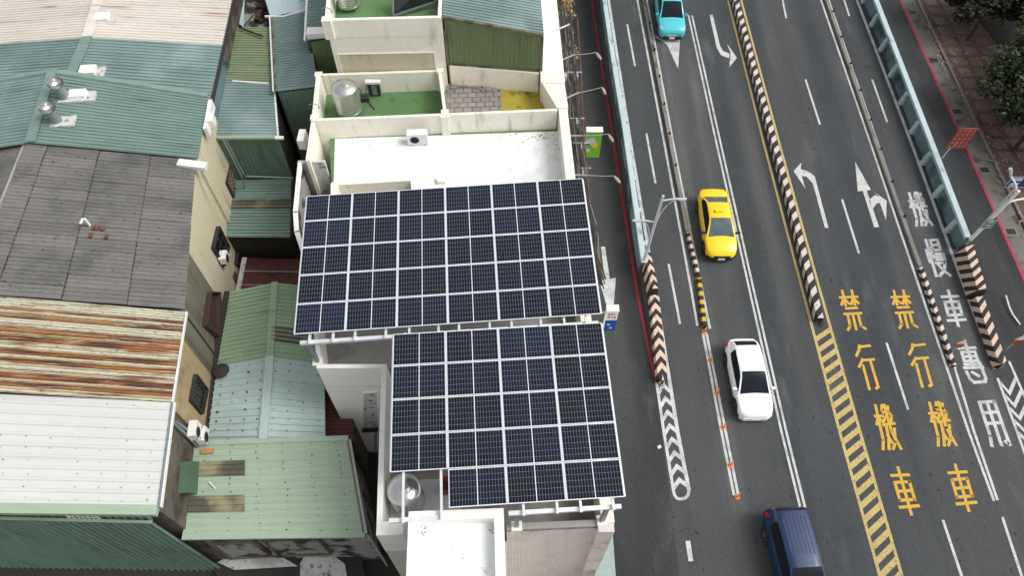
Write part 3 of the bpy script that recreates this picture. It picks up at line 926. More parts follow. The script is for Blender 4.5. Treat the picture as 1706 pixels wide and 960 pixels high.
obj('gable_wall', MB().prism([lA + V((0, 0, -.05)), rA + V((0, 0, -.05)), eA + V((0, 0, -.05)), eA + V((0, -.12, -.05)), rA + V((0, -.12, -.05)), lA + V((0, -.12, -.05))],
    [lA, rA, eA, eA + V((0, -.12, 0)), rA + V((0, -.12, 0)), lA + V((0, -.12, 0))]), M['green_metal'], h2)
mb = MB(); bar(mb, at(350, 165, 6.5), at(341, 214, 6.5), .16, .5); bar(mb, at(349, 188, 6.55), at(347, 202, 6.55), .34, .4); obj('rainwater_hopper', mb, M['plastic_white'], h2)
for (u, v, bu, bv) in ((92, 150, 108, 162), (83, 190, 95, 202)):
    p = at(bu, bv, 7.22)
    t = thing('turbine_vent', 'ribbed steel turbine vent beside the pale skylight box' if v == 150 else 'ribbed steel turbine vent standing alone by the ridge', 'roof vent', p - V((0, 0, .0)))
    obj('base_plate', MB().box(p + V((.28, -.02, -.06)), 1.0, .62, .10, .12), M['dirty_white'], t)
    obj('neck', MB().lathe(p + V((0, 0, 0)), [(.24, 0), (.24, .66)], 18), M['galv_dark'], t)
    mb = MB()
    for k in range(22):
        a = 2 * math.pi * k / 22
        pr = [(.20, .64), (.31, .72), (.35, .81), (.31, .92), (.19, 1.0), (.05, 1.03)]
        a2 = a + .17
        for (r1, z1), (r2, z2) in zip(pr, pr[1:]):
            mb.poly([p + V((r1 * math.cos(a), r1 * math.sin(a), z1)), p + V((r1 * .88 * math.cos(a2 + .08), r1 * .88 * math.sin(a2 + .08), z1)),
                     p + V((r2 * .88 * math.cos(a2 + .08), r2 * .88 * math.sin(a2 + .08), z2)), p + V((r2 * math.cos(a), r2 * math.sin(a), z2))])
    mb.lathe(p, [(.16, .64), (.25, .74), (.25, .86), (.13, 1.0), (.06, 1.05)], 14)
    obj('turbine', mb, M['steel'], t)
p = at(131, 160, 7.14)
s = obj('skylight', MB().box(p + V((0, 0, -.05)), .72, .5, .26, .12), M['plastic_white'], h2)
obj('flashing', MB().box(p + V((.35, -.04, -.09)), .8, .62, .14, .12), M['dirty_white'], s)

# --- grey fibre cement house
h3 = thing('row_house', 'row house roofed in grey corrugated fibre cement sheets with olive wall', 'house', flat(at(170, 380, 6)))
rA, rB = at(47, 242, 7.0), at(-52, 492, 7.0)
eA, eM, eB = at(328, 268, 6.25), at(322, 378, 6.22), at(310, 516, 6.2)
NC, NR = 4, 13
lip = 4.2
for j in range(NR):
    for i in range(NC):
        def Q(s, t):
            a = rA.lerp(rB, t); b = eA.lerp(eB, t)
            if s == 1 and .45 <= t: b = b + V((.16, 0, -.01))
            return a.lerp(b, s)
        fr = [0, .13, .43, .73, 1.0]
        s0, s1, t0, t1 = fr[i], fr[i + 1], j / NR, (j + 1) / NR
        z = V((0, 0, .035 * (NC - i) + .02 * random.random()))
        tl = -.0 if i == 0 else 0
        s1b = min(1.0, s1 - .0014)
        t1b = t1 - .0005 if random.random() < .7 else t1 - .002
        corr(Q(s0, t0) + z, Q(s0, t1b) + z, Q(s1b, t1b) + z, Q(s1b, t0) + z, M['fibre_cement'], h3, .17, 99, .07, prof='wave')
lA, lB = rA + V((-5, -.2, -1.0)), rB + V((-5, -.2, -1.0))
for i in range(3):
    a, b = i / 3, (i + 1) / 3
    corr(lA.lerp(rA, a), lB.lerp(rB, a), lB.lerp(rB, b), lA.lerp(rA, b), M['fibre_cement'], h3, .17, 9, .07, prof='wave')
mb = MB(); bar(mb, rA + V((0, 0, .13)), rB + V((0, 0, .13)), .30, .06); obj('ridge_cap', mb, M['concrete'], h3)
cut = at(330, 418, 6.2); cut = eA.lerp(eB, (eA.y - cut.y) / (eA.y - eB.y))
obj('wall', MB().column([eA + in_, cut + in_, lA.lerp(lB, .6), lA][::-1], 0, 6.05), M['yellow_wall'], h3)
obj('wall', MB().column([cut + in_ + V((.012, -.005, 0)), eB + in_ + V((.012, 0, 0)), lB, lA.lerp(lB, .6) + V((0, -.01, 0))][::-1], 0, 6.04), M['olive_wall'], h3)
mb = MB(); bar(mb, at(296, 269, 6.55), at(343, 275, 6.45), .36, .22); obj('gutter_end', mb, M['plastic_white'], h3)
WP, WQ = flat(eA + in_), flat(eB + in_)
wall_window(h3, WP, WQ, [(377, 255), (392, 298), (384, 338), (368, 306)], .35, 'rust_iron', 'dark_iron', 6, rails=8)
wall_window(h3, WP, WQ, [(361, 378), (378, 412), (371, 443), (352, 414)], .16, 'dark_iron', 'dark_glass', 3, rails=2)
wall_window(h3, WP, WQ, [(394, 412), (404, 428), (401, 447), (391, 440)], .16, 'dark_iron', 'dark_glass', 3, rails=2)
wall_window(h3, WP, WQ, [(345, 488), (360, 489), (358, 562), (337, 543)], .22, 'rust_iron', 'rust_iron', 1, name='shutter', rails=1)
wall_box('conduit', h3, WP, WQ, [(390, 452), (396, 462), (392, 472), (387, 462)], .05, 'rust_pipe')

# --- rusty house
h4 = thing('row_house', 'row house with badly rusted ribbed roof and ochre wall', 'house', flat(at(150, 580, 6)))
rA, rB = at(-70, 487, 7.0), at(-82, 648, 7.0)
eA, eB = at(309, 520, 6.24), at(285, 672, 6.24)
RUST = [0, 0, 0, 1, 1, 0, 1, 1]
rust_pick = lambda k: (RUST[k % 8] if random.random() > .10 else 1 - RUST[k % 8]) if k > 2 else 0
corr(rA, rB, eB, eA, [M['rust_light'], M['rust_heavy']], h4, .125, 8, .05, pick=rust_pick)
mb = MB(); bar(mb, eA + V((.05, 0, .05)), eB + V((.05, 0, .05)), .05, .12); obj('verge_trim', mb, M['plastic_white'], h4)
lA, lB = rA + V((-5, 0, -.8)), rB + V((-5, 0, -.8))
corr(lA, lB, rB, rA, [M['rust_light'], M['rust_heavy']], h4, .125, 8, .05, pick=rust_pick)
cut = at(296, 558, 6.2); cut = eA.lerp(eB, (eA.y - cut.y) / (eA.y - eB.y))
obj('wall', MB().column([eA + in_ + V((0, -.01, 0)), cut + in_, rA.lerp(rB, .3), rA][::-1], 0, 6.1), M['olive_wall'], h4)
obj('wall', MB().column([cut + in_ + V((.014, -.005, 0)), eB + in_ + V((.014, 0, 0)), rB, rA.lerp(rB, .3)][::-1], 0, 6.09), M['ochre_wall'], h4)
obj('gable_fill', MB().prism([rA + V((0, -.02, -.9)), rA + V((0, -.14, -.9)), eA + V((0, -.14, -.2)), eA + V((0, -.02, -.2))], [rA + V((0, -.02, -.06)), rA + V((0, -.14, -.06)), eA + V((0, -.14, -.05)), eA + V((0, -.02, -.05))]), M['olive_wall'], h4)
WP, WQ = flat(eA + in_ + V((.014, 0, 0))), flat(eB + in_ + V((.014, 0, 0)))
wall_window(h4, WP, WQ, [(323, 625), (342, 650), (334, 690), (315, 668)], .14, 'dark_iron', 'dark_glass', 5, rails=5)

# --- white-roofed house
h5 = thing('row_house', 'row house with smooth white ribbed roof and dark green sheet end wall', 'house', flat(at(130, 750, 6)))
rA, rB = at(-60, 654, 6.75), at(-60, 842, 6.75)
eA, eB = at(285, 671, 6.3), at(262, 846, 6.3)
corr(rA, rB, eB, eA, M['white_metal'], h5, .42, 3, .05)
screws(h5, rA, rB, eB, eA, 9, 8, r=.017, m='galv_dark')
lA, lB = rA + V((-5, 0, -.5)), rB + V((-5, 0, -.5))
corr(lA, lB, rB, rA, M['white_metal'], h5, .42, 3, .05)
mb = MB(); bar(mb, rB + V((0, -.08, .04)), eB + V((.02, -.08, .04)), .34, .22); obj('verge_cap', mb, M['pale_green_metal'], h5)
mb = MB(); bar(mb, eA + V((.07, 0, .05)), eB + V((.07, 0, .05)), .10, .12); obj('gutter', mb, M['galv_dark'], h5)
mb = MB(); bar(mb, eA + V((.13, 0, .06)), eB + V((.13, 0, .06)), .04, .14); obj('verge_trim', mb, M['plastic_white'], h5)
fA, fB = eA + V((-.25, 0, 0)), eB + V((-.25, .1, 0))
obj('wall', MB().column([fA, fB, rB + V((0, .1, 0)), rA][::-1], 0, 6.15), M['brown_wall'], h5)
# dark green sheet wall that stands before the end wall
g0, g1 = flat(at(-80, 846, 6.1)), flat(at(240, 851, 6.1))
g0 = g0 + (g0 - g1).normalized() * 9
sA, sB = V((g0.x, g0.y - .05, 6.75)), V((g1.x, g1.y - .05, 6.22))
corr(sA, sB, V((sB.x, sB.y, 5.3)), V((sA.x, sA.y, 5.3)), M['dark_green_metal'], h5, .26, 6, .07, 'wall_sheet')
sA2, sB2 = sA + V((0, -.12, -.76)), sB + V((.05, -.12, -.76))
corr(sA2, sB2, V((sB2.x, sB2.y, GZ)), V((sA2.x, sA2.y, GZ)), M['dark_green_metal'], h5, .26, 6, .07, 'wall_sheet')
mb = MB(); bar(mb, sA2 + V((0, -.03, .03)), sB2 + V((0, -.03, .03)), .10, .05); obj('wall_flashing', mb, M['mid_green_metal'], h5)
WP, WQ = flat(sA), flat(sB)
wall_window(h5, WP, WQ, [(110, 857), (157, 856), (173, 868), (126, 869)], .05, 'plastic_white', 'plastic_grey', 6, name='louvre', rails=4, proud=.05)
wall_window(h5, WP, WQ, [(204, 868), (222, 867), (230, 873), (213, 875)], .05, 'dark_iron', 'dark_iron', 4, name='vent_grille', rails=3, proud=.05)
WP, WQ = flat(fA), flat(fB)
hood = wall_box('window_hood', h5, WP, WQ, [(301, 771), (318, 771), (315, 826), (296, 823)], .3, 'green_paint')
mb = MB()
c0 = onwall(292, 748, WP, WQ, .05)
mb.tube([c0 + V((.02 * math.cos(k * .3), .42 * math.sin(k * .3), .42 * math.cos(k * .3) )) for k in range(20)], .014, 5)
obj('hanging_hose', mb, M['cable_grey'], h5)
for k, off in enumerate((0, .14)):
    a, b = onwall(286 + k * 6, 703, WP, WQ, .12), onwall(334 + k * 10, 750 - k * 8, WP, WQ, .12)
    obj('drain_pipe', MB().tube([a, a.lerp(b, .6) + V((.05, 0, 0)), b], .055, 8), M['galv_dark'], h5)

# air conditioner units hung on those walls
def ac_unit(label, p, rz, s=(.8, .32, .58), group=None):
    """p: centre of the foot, fan facing local -y"""
    t = thing('air_conditioner', label, 'air conditioner', p, group)
    Mx = Matrix.Translation(p) @ Matrix.Rotation(rz, 4, 'Z')
    obj('casing', MB().box((0, 0, .03), s[0], s[1], s[2]).tf(Mx), M['plastic_white'], t)
    f = obj('fan_guard', MB().lathe((-s[0] * .14, -s[1] / 2 - .012, .03 + s[2] / 2), [(.21, 0), (.23, .012)], 18, axis=(0, 1, 0)).tf(Mx), M['plastic_grey'], t)
    mb = MB()
    for k in range(4):
        mb.lathe((-s[0] * .14, -s[1] / 2 - .016, .03 + s[2] / 2), [(.05 * k + .035, 0), (.05 * k + .045, .004)], 18, axis=(0, 1, 0))
    obj('grille_ring', mb.tf(Mx), M['plastic_dark'], f)
    for x in (-1, 1):
        obj('bracket', MB().box((x * s[0] * .36, .02, -.02), .05, s[1] + .1, .048).tf(Mx), M['galv_dark'], t)
    return t
WP, WQ = flat(at(328, 268, 6.25) + in_), flat(at(310, 516, 6.2) + in_)
ac_unit('white air conditioner on the cream wall between two windows', onwall(376, 434, WP, WQ, .26), math.pi / 2 + .1, (.5, .32, .42))
WP, WQ = flat(at(309, 520, 6.24) + in_), flat(at(285, 672, 6.24) + in_)
ac_unit('white air conditioner nearest the barred window on the ochre wall', onwall(328, 722, WP, WQ, .24), math.pi / 2 + .1, (.62, .3, .46))
ac_unit('white air conditioner at the foot of the ochre wall by pipes', onwall(341, 730, WP, WQ, .34), math.pi / 2 + .1, (.58, .3, .42))
# loose things lying on the grey roof
p = at(150, 376, 6.78)
t = thing('vent_pipe', 'white bent vent pipe standing on the grey corrugated roof', 'pipe', p)
obj('pipe', MB().tube([p, p + V((0, 0, .42)), p + V((-.02, -.06, .5)), p + V((-.05, -.30, .5))], .05, 10), M['plastic_white'], t)
for k, (u, v) in enumerate(((157, 380), (163, 380), (171, 382), (152, 393), (178, 395))):
    obj('loose_brick', MB().box(at(u, v, 6.74), .21, .12, .08, random.uniform(0, 3)), M['brick_red'], label='loose red brick lying beside the white vent pipe on the grey roof', cat='brick', group='bricks on the grey roof')

# ------------------------------------------------------------------ sheds between the rows
def shed_walls(parent, pts, z, m, name='wall'):
    return obj(name, MB().column(pts, 0, z), M[m], parent)

# G1/G2: long olive and teal lean-to
s1 = thing('lean_to_shed', 'lean-to shed with olive and teal ribbed roof beside the cream roof house', 'shed', flat(at(415, 140, 4.7)))
z = 4.7
a0, a1, b0, b1, c0, c1 = at(396, 45, z), at(452, 45, z), at(380, 134, z), at(457, 136, z), at(368, 229, z), at(466, 229, z)
a0.x -= .5; b0.x -= .45; c0.x -= .3
corr(a0, b0, b1, a1, M['olive_metal'], s1, .2, 4)
corr(b0, c0, c1, b1, M['teal_metal'], s1, .2, 4)
mb = MB(); bar(mb, at(387, 134, z + .08), at(447, 138, z + .08), .09, .08); obj('rain_pipe', mb, M['plastic_white'], s1)
mb = MB(); bar(mb, at(457, 150, z + .06), at(463, 228, z + .06), .08, .10); obj('gutter', mb, M['plastic_white'], s1)
mb = MB(); bar(mb, c0 + V((0, -.03, .06)), c1 + V((.1, -.03, .06)), .14, .12); obj('verge_cap', mb, M['mid_green_metal'], s1)
obj('verge_end', MB().box(c1 + V((.0, -.05, -.02)), .4, .16, .1), M['plastic_white'], s1)
shed_walls(s1, [a0 + V((0, -.05, 0)), c0 + V((0, .1, 0)), c1 + V((-.15, .1, 0)), a1 + V((-.15, 0, 0))], 4.6, 'dark_iron')
w0, w1 = flat(c0 + V((0, .05, 0))), flat(c1 + V((-.1, .05, 0)))
corr(V((w0.x, w0.y, 4.6)), V((w1.x, w1.y, 4.6)), V((w1.x, w1.y, GZ)), V((w0.x, w0.y, GZ)), M['dark_green_metal'], s1, .2, 5, .03, 'wall_sheet')
mb = MB(); bar(mb, at(410, 293, 3.6), at(488, 296, 3.6), .06, .06); obj('rain_pipe', mb, M['galv_dark'], s1)

# G3: taller teal shed against the far terrace
s2 = thing('metal_shed', 'taller shed with weathered teal ribbed roof and white edge pipe', 'shed', flat(at(488, 90, 5)))
a0, a1, b0, b1 = at(451, 30, 5.0), at(510, 18, 5.2), at(457, 153, 5.0), at(529, 144, 5.2)
a1.x += .1
corr(a0, b0, b1, a1, M['teal_metal'], s2, .2, 4)
mb = MB(); bar(mb, a0 + V((-.04, 0, .08)), b0 + V((-.04, 0, .08)), .07, .10); obj('edge_pipe', mb, M['plastic_white'], s2)
mb = MB(); bar(mb, a0 + V((.10, 0, .07)), b0 + V((.10, 0, .07)), .12, .05); obj('edge_cap', mb, M['dirt_metal'], s2)
mb = MB(); bar(mb, a0 + V((-.3, .05, .12)), at(472, 26, 5.15), .10, .1); bar(mb, at(472, 26, 5.15), a1 + V((0, .05, .1)), .10, .1); obj('top_flashing', mb, M['plastic_white'], s2)
shed_walls(s2, [a0 + V((.1, -.05, 0)), b0 + V((.1, .12, 0)), b1 + V((0, .12, 0)), a1 + V((0, -.05, 0))], 4.85, 'brown_wall')
w0, w1 = flat(b0 + V((.15, .07, 0))), flat(b1 + V((.05, .07, 0)))
corr(V((w0.x, w0.y, 4.9)), V((w1.x, w1.y, 5.1)), V((w1.x, w1.y, GZ)), V((w0.x, w0.y, GZ)), M['dark_green_metal'], s2, .2, 5, .03, 'wall_sheet')

# G0: roofs behind
s3 = thing('metal_shed', 'shed with blue grey sheet roof behind the weathered teal shed', 'shed', flat(at(480, 5, 5)))
a0, a1, b0, b1 = at(425, -60, 5.1), at(512, -60, 5.1), at(450, 27, 5.1), at(511, 16, 5.25)
corr(a0, b0, b1, a1, M['barrier_blue'], s3, .7, 2, .02)
shed_walls(s3, [a0, b0 + V((0, .15, 0)), b1 + V((0, .15, 0)), a1], 4.95, 'concrete')
s4 = thing('metal_shed', 'narrow shed with dark teal roof and white box beside far terrace', 'shed', flat(at(525, 40, 6)))
a0, a1, b0, b1 = at(515, -60, 6.3), at(552, -60, 6.3), at(508, 68, 6.1), at(550, 62, 6.1)
corr(a0, b0, b1, a1, M['teal_metal'], s4, .2, 4)
mb = MB(); bar(mb, a0 + V((0, 0, .08)), b0 + V((0, 0, .08)), .10, .10); obj('edge_pipe', mb, M['plastic_white'], s4)
shed_walls(s4, [a0, b0 + V((.05, .12, 0)), b1 + V((0, .12, 0)), a1], 5.95, 'brown_wall')
w0, w1 = flat(b0 + V((.25, .07, 0))), flat(b1 + V((.05, .07, 0)))
corr(V((w0.x, w0.y, 6.0)), V((w1.x, w1.y, 6.0)), V((w1.x, w1.y, GZ)), V((w0.x, w0.y, GZ)), M['grass_green_metal'], s4, .2, 5, .03, 'wall_sheet')
obj('roof_box', MB().box(at(528, 58, 6.15), .9, .55, .28, .05), M['white_wall'], s4)

# derelict concrete yard at the top
y1 = thing('derelict_roof', 'dirty concrete roof with dark hole behind the olive shed roof', 'building', flat(at(420, 10, 4)))
a0, a1, b0, b1 = at(403, -50, 4.2), at(452, -50, 4.2), at(404, 46, 4.2), at(444, 46, 4.2)
obj('roof', MB().column([a0, b0, b1, a1], 0, 4.2), M['dirty_concrete'], y1)
obj('sheet', MB().prism([at(393, -20, 4.5), at(408, -20, 4.5), at(406, 44, 4.5), at(399, 40, 4.5)][::-1], [at(393, -20, 4.54), at(408, -20, 4.54), at(406, 44, 4.54), at(399, 40, 4.54)][::-1]), M['barrier_blue'], y1)
mb = MB()
for k in range(9):
    mb.box(at(random.uniform(432, 446), random.uniform(4, 40), 4.2), random.uniform(.2, .5), random.uniform(.15, .4), random.uniform(.1, .35), random.uniform(0, 3))
obj('debris', mb, M['rust_iron'], y1, kind='stuff')
mb = MB(); mb.tube([at(407, 42, 4.5), at(422, 24, 4.3)], .03, 6); mb.tube([at(398, 45, 4.9), at(438, 60, 4.9)], .05, 6); obj('pole', mb, M['dark_iron'], y1)

# G5: low green lean-to with a skylight strip
s5 = thing('lean_to_shed', 'low green lean-to with a brown translucent strip against the cream wall', 'shed', flat(at(440, 350, 3)))
a0, a1, b0, b1 = at(398, 301, 1.9), at(488, 298, 1.9), at(388, 395, 1.9), at(486, 396, 1.9)
a0.x -= .5; b0.x -= .35
corr(a0, b0, b1, a1, M['green_metal'], s5, .2, 4)
k0, k1 = .36, .52
corr(a0.lerp(b0, k0) + V((0, 0, .05)), a0.lerp(b0, k1) + V((0, 0, .05)), a1.lerp(b1, k1) + V((0, 0, .05)), a1.lerp(b1, k0) + V((0, 0, .05)), M['skylight_sheet'], s5, .2, 4, name='skylight_sheet')
mb = MB(); bar(mb, a1 + V((-.02, 0, .08)), b1 + V((-.02, 0, .08)), .10, .12); obj('gutter', mb, M['dark_iron'], s5)
shed_walls(s5, [a0 + V((.1, -.05, 0)), b0 + V((.1, .1, 0)), b1 + V((-.1, .1, 0)), a1 + V((-.1, -.05, 0))], 1.8, 'dark_iron')
mb = MB(); mb.tube([at(372, 233, 5.2), at(402, 292, 3.0), at(408, 312, 2.0)], .04, 6); mb.tube([at(376, 232, 5.2), at(407, 292, 3.0)], .03, 6)
obj('downpipe', mb, M['galv_dark'], s5)

# red sheet roof
s6 = thing('lean_to_shed', 'low lean-to with dark red sheet roof below the green lean-to', 'shed', flat(at(455, 450, 2)))
a0, a1, b0, b1 = at(412, 430, .5), at(505, 432, .5), at(398, 500, .5), at(505, 500, .5)
corr(a0, b0, b1, a1, M['red_metal'], s6, .62, 1, .03)
mb = MB(); bar(mb, a0 + V((-.12, 0, .06)), b0 + V((-.12, 0, .06)), .22, .1); obj('wall_flashing', mb, M['dirty_white'], s6)
for k in (.33, .66):
    mb = MB(); bar(mb, a0.lerp(b0, k) + V((0, 0, .05)), a1.lerp(b1, k) + V((0, 0, .05)), .04, .03); obj('seam', mb, M['plastic_grey'], s6)
shed_walls(s6, [a0, b0, b1, a1], .4, 'dirty_concrete')

# G6: small gabled shed, green and mint
s7 = thing('gabled_shed', 'small gabled shed with green and mint ribbed roof beside the solar panels', 'shed', flat(at(450, 600, 2.6)))
zr, ze = 3.15, 2.75
r0, r1, r2 = at(458, 471, zr), at(450, 594, zr), at(438, 742, zr)
l0, l1, l2 = at(384, 486, ze), at(362, 610, ze), at(344, 742, ze)
q0, q1, q2 = at(538, 480, ze), at(540, 606, ze), at(542, 744, ze)
corr(r0, r1, q1, q0, M['mid_green_metal'], s7, .2, 5); corr(l0, l1, r1, r0, M['mid_green_metal'], s7, .2, 5)
dz = V((0, 0, -.02))
corr(r1 + dz, r2 + dz, q2 + dz, q1 + dz, M['mint_metal'], s7, .27, 4); corr(l1 + dz, l2 + dz, r2 + dz, r1 + dz, M['mint_metal'], s7, .27, 4)
screws(s7, r1, r2, q2, q1, 9, 4, r=.02); screws(s7, l1, l2, r2, r1, 9, 4, r=.03); screws(s7, l0, l1, r1, r0, 6, 3, r=.012); 
mb = MB(); bar(mb, r0 + V((0, 0, .07)), r1 + V((0, 0, .07)), .30, .05); obj('ridge_cap', mb, M['mid_green_metal'], s7)
mb = MB(); bar(mb, r1 + V((0, 0, .06)), r2 + V((0, 0, .06)), .34, .05); obj('ridge_cap', mb, M['mint_metal'], s7)
k0, k1 = .60, .80
corr(r0.lerp(r1, k0) + V((0, 0, .045)), r0.lerp(r1, k1) + V((0, 0, .045)), q0.lerp(q1, k1) + V((0, 0, .045)), q0.lerp(q1, k0) + V((0, 0, .045)), M['skylight_sheet'], s7, .2, 3, name='skylight_sheet')
mb = MB(); bar(mb, at(391, 742, 2.9), at(432, 736, 3.0), .22, .2); obj('verge_cap', mb, M['pale_green_metal'], s7)
mb = MB(); bar(mb, l0 + V((-.15, 0, .05)), l1 + V((-.15, 0, .05)), .22, .10); bar(mb, l1 + V((-.14, 0, .04)), l2 + V((-.14, 0, .04)), .2, .10); obj('gutter', mb, M['dark_iron'], s7)
shed_walls(s7, [l0 + V((.1, -.05, 0)), l2 + V((.1, .1, 0)), q2 + V((-.1, .1, 0)), q0 + V((-.1, -.05, 0))], 2.62, 'brown_wall')
obj('gable_wall', MB().prism([flat(l2, 2.5) + V((.1, .08, 0)), flat(q2, 2.5) + V((-.1, .08, 0)), flat(q2, 2.5) + V((-.1, .2, 0)), flat(l2, 2.5) + V((.1, .2, 0))],
    [flat(l2, 2.7) + V((.1, .08, 0)), flat(q2, 2.7) + V((-.1, .08, 0)), flat(q2, 2.7) + V((-.1, .2, 0)), flat(l2, 2.7) + V((.1, .2, 0))]), M['mint_metal'], s7)
obj('dirt_clump', MB().lathe(at(368, 618, 2.95), [(.35, 0), (.3, .06), (.1, .12)], 10), M['dark_iron'], s7)
# rust-red strip roof in the gap
s8 = thing('lean_to_shed', 'narrow rust red sheet roof squeezed beside the cream house wall', 'shed', flat(at(560, 700, 1.8)))
a0, a1, b0, b1 = at(535, 655, 2.0), at(585, 655, 2.0), at(535, 735, 2.0), at(590, 735, 2.0)
corr(a0, b0, b1, a1, M['red_metal'], s8, .16, 6, .03)
shed_walls(s8, [a0, b0, b1, a1], 1.9, 'brown_wall')

# G7: big pale green shed in front
s9 = thing('metal_shed', 'large pale green ribbed roof shed with two translucent strips and sooty front', 'shed', flat(at(450, 810, 3)))
a0, a1, b0, b1 = at(327, 742, 3.3), at(580, 733, 3.15), at(309, 893, 3.3), at(607, 889, 3.15)
a0.x -= .15; b0.x -= .1
corr(a0, b0, b1, a1, M['pale_green_metal'], s9, .26, 4, .032)
screws(s9, a0, b0, b1, a1, 14, 6, r=.018)
for k0, k1 in ((.20, .375), (.585, .765)):
    A, B = a0.lerp(b0, k0) + V((.1, 0, .05)), a0.lerp(b0, k1) + V((.1, 0, .05))
    Cc, D = a0.lerp(b0, k1).lerp(a1.lerp(b1, k1), .34) + V((0, 0, .05)), a0.lerp(b0, k0).lerp(a1.lerp(b1, k0), .34) + V((0, 0, .05))
    corr(A, B, Cc, D, M['skylight_sheet'], s9, .2, 5, name='skylight_sheet')
mb = MB(); bar(mb, b0 + V((0, -.05, .03)), b1 + V((.02, -.05, .03)), .2, .12); obj('eave_cap', mb, M['pale_green_metal'], s9)
mb = MB(); bar(mb, a0 + V((0, .05, .06)), a1 + V((0, .05, .06)), .2, .10); obj('top_cap', mb, M['pale_green_metal'], s9)
mb = MB(); bar(mb, a1 + V((.06, 0, .04)), b1 + V((.06, 0, .04)), .09, .12); obj('gutter', mb, M['plastic_grey'], s9)
mb = MB(); bar(mb, a1 + V((-.03, 0, .05)), b1 + V((-.03, 0, .05)), .05, .12); obj('verge_trim', mb, M['dirt_metal'], s9)
g0, g1 = flat(b0 + V((.1, .12, 0))), flat(b1 + V((-.05, .12, 0)))
obj('wall', MB().column([flat(a0) + V((.1, 0, 0)), g0 + V((0, .1, 0)), g1 + V((0, .1, 0)), flat(a1) + V((-.12, 0, 0))], 0, 3.05), M['dirty_concrete'], s9)
corr(V((g0.x, g0.y, 3.1)), V((g1.x, g1.y, 3.1)), V((g1.x, g1.y, 2.82)), V((g0.x, g0.y, 2.82)), M['dark_green_metal'], s9, .2, 6, .03, 'wall_sheet')
k = .66
gm = g0.lerp(g1, .76)
corr(V((gm.x, gm.y - .02, 3.1)), V((g1.x + .1, g1.y - .02, 3.1)), V((g1.x + .1, g1.y - .02, 2.2)), V((gm.x, gm.y - .02, 2.2)), M['green_metal'], s9, .2, 4, .03, 'wall_sheet')
WP, WQ = g0, g1
for px in ([(352, 905), (420, 902), (452, 925), (384, 930)], [(440, 900), (528, 896), (552, 922), (466, 925)]):
    wall_window(s9, WP, WQ, px, .08, 'brown_wall', 'dirty_concrete', 1, name='boarded_opening', rails=1)
mb = MB(); mb.tube([V((g1.x + .1, g1.y - .1, 2.7)), V((g1.x + .16, g1.y - .16, 2.2)), V((g1.x + .16, g1.y - .16, GZ))], .05, 8); obj('downpipe', mb, M['plastic_grey'], s9)
obj('rag', MB().box(at(346, 753, 3.36), .45, .18, .05, .1), M['orange_cloth'], label='faded orange rag lying on the pale green shed roof', cat='rag')
obj('stick', MB().tube([at(348, 803, 3.36), at(359, 815, 3.36)], .03, 6), M['plastic_white'], label='short white stick lying between the translucent strips', cat='stick')
# white tarpaulin and slab in the dark yard in front
for tp, lb in (([(362, 938), (372, 932), (470, 929), (496, 944), (390, 950)], 'long pale plaster slab lying in the dark yard before the shed'),
               ([(500, 940), (508, 926), (530, 922), (552, 924), (574, 940), (578, 962), (560, 990), (500, 990)], 'crumpled white tarpaulin in the dark yard before the shed')):
    obj('tarpaulin', MB().prism([at(u, v, -1.2) - V((0, 0, .04)) for u, v in tp][::-1], [at(u, v, -1.2) for u, v in tp][::-1]), M['dirty_white'], label=lb, cat='tarpaulin')
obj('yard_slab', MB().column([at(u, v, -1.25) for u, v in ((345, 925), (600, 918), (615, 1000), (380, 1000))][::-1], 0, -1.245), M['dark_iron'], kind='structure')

# ------------------------------------------------------------------ far terrace house
far = thing('terrace_house', 'cream house with green roof terrace behind the tank terrace', 'house', flat(at(640, 60, 7)))
ZP = 9.4
f0, f1 = at(540, 34, ZP), at(735, 29, ZP)
nr = V((0, 11, 0))
obj('wall', MB().column([flat(f0) + V((.02, .02, 0)), flat(f1) + V((0, .02, 0)), flat(f1) + V((-.25, 11, 0)), flat(f0) + V((-.9, 11, 0))], 0, 8.5), M['cream_wall'], far)
obj('floor', MB().poly([flat(f0, 8.51) + V((.2, .2, 0)), flat(f1, 8.51) + V((-.1, .2, 0)), flat(f1, 8.51) + V((-.3, 10.9, 0)), flat(f0, 8.51) + V((-.7, 10.9, 0))]), M['green_floor'], far)
mb = MB(); mb.wall(f0, f1, .16, 8.48, ZP, side=1); obj('parapet', mb, M['cream_wall'], far)
mb = MB(); mb.wall(f0 + V((.08, .17, 0)), f0 + V((-.82, 11, 0)), .16, 8.48, ZP); obj('parapet', mb, M['cream_wall'], far)
mb = MB(); mb.wall(f1 + V((-.08, .17, 0)), f1 + V((-.33, 11, 0)), .16, 8.48, ZP); obj('parapet', mb, M['cream_wall'], far)
obj('post', MB().box(flat(f0, 8.48) + V((.1, .06, 0)), .42, .34, ZP - 8.42), M['cream_wall'], far)
# recessed panel on the front wall
WP, WQ = flat(f0), flat(f1)
c = [onwall(u, v, WP, WQ, .012) for u, v in ((563, 90), (723, 87), (728, 122), (572, 124))]
obj('wall_panel', MB().prism([x + V((0, .05, 0)) for x in c], c), M['yellow_wall'], far)
mb = MB()
for a, b in zip(c, c[1:] + c[:1]):
    bar(mb, a + V((0, -.02, 0)), b + V((0, -.02, 0)), .05, .04, V((0, -1, 0)))
obj('panel_frame', mb, M['cream_wall'], far)

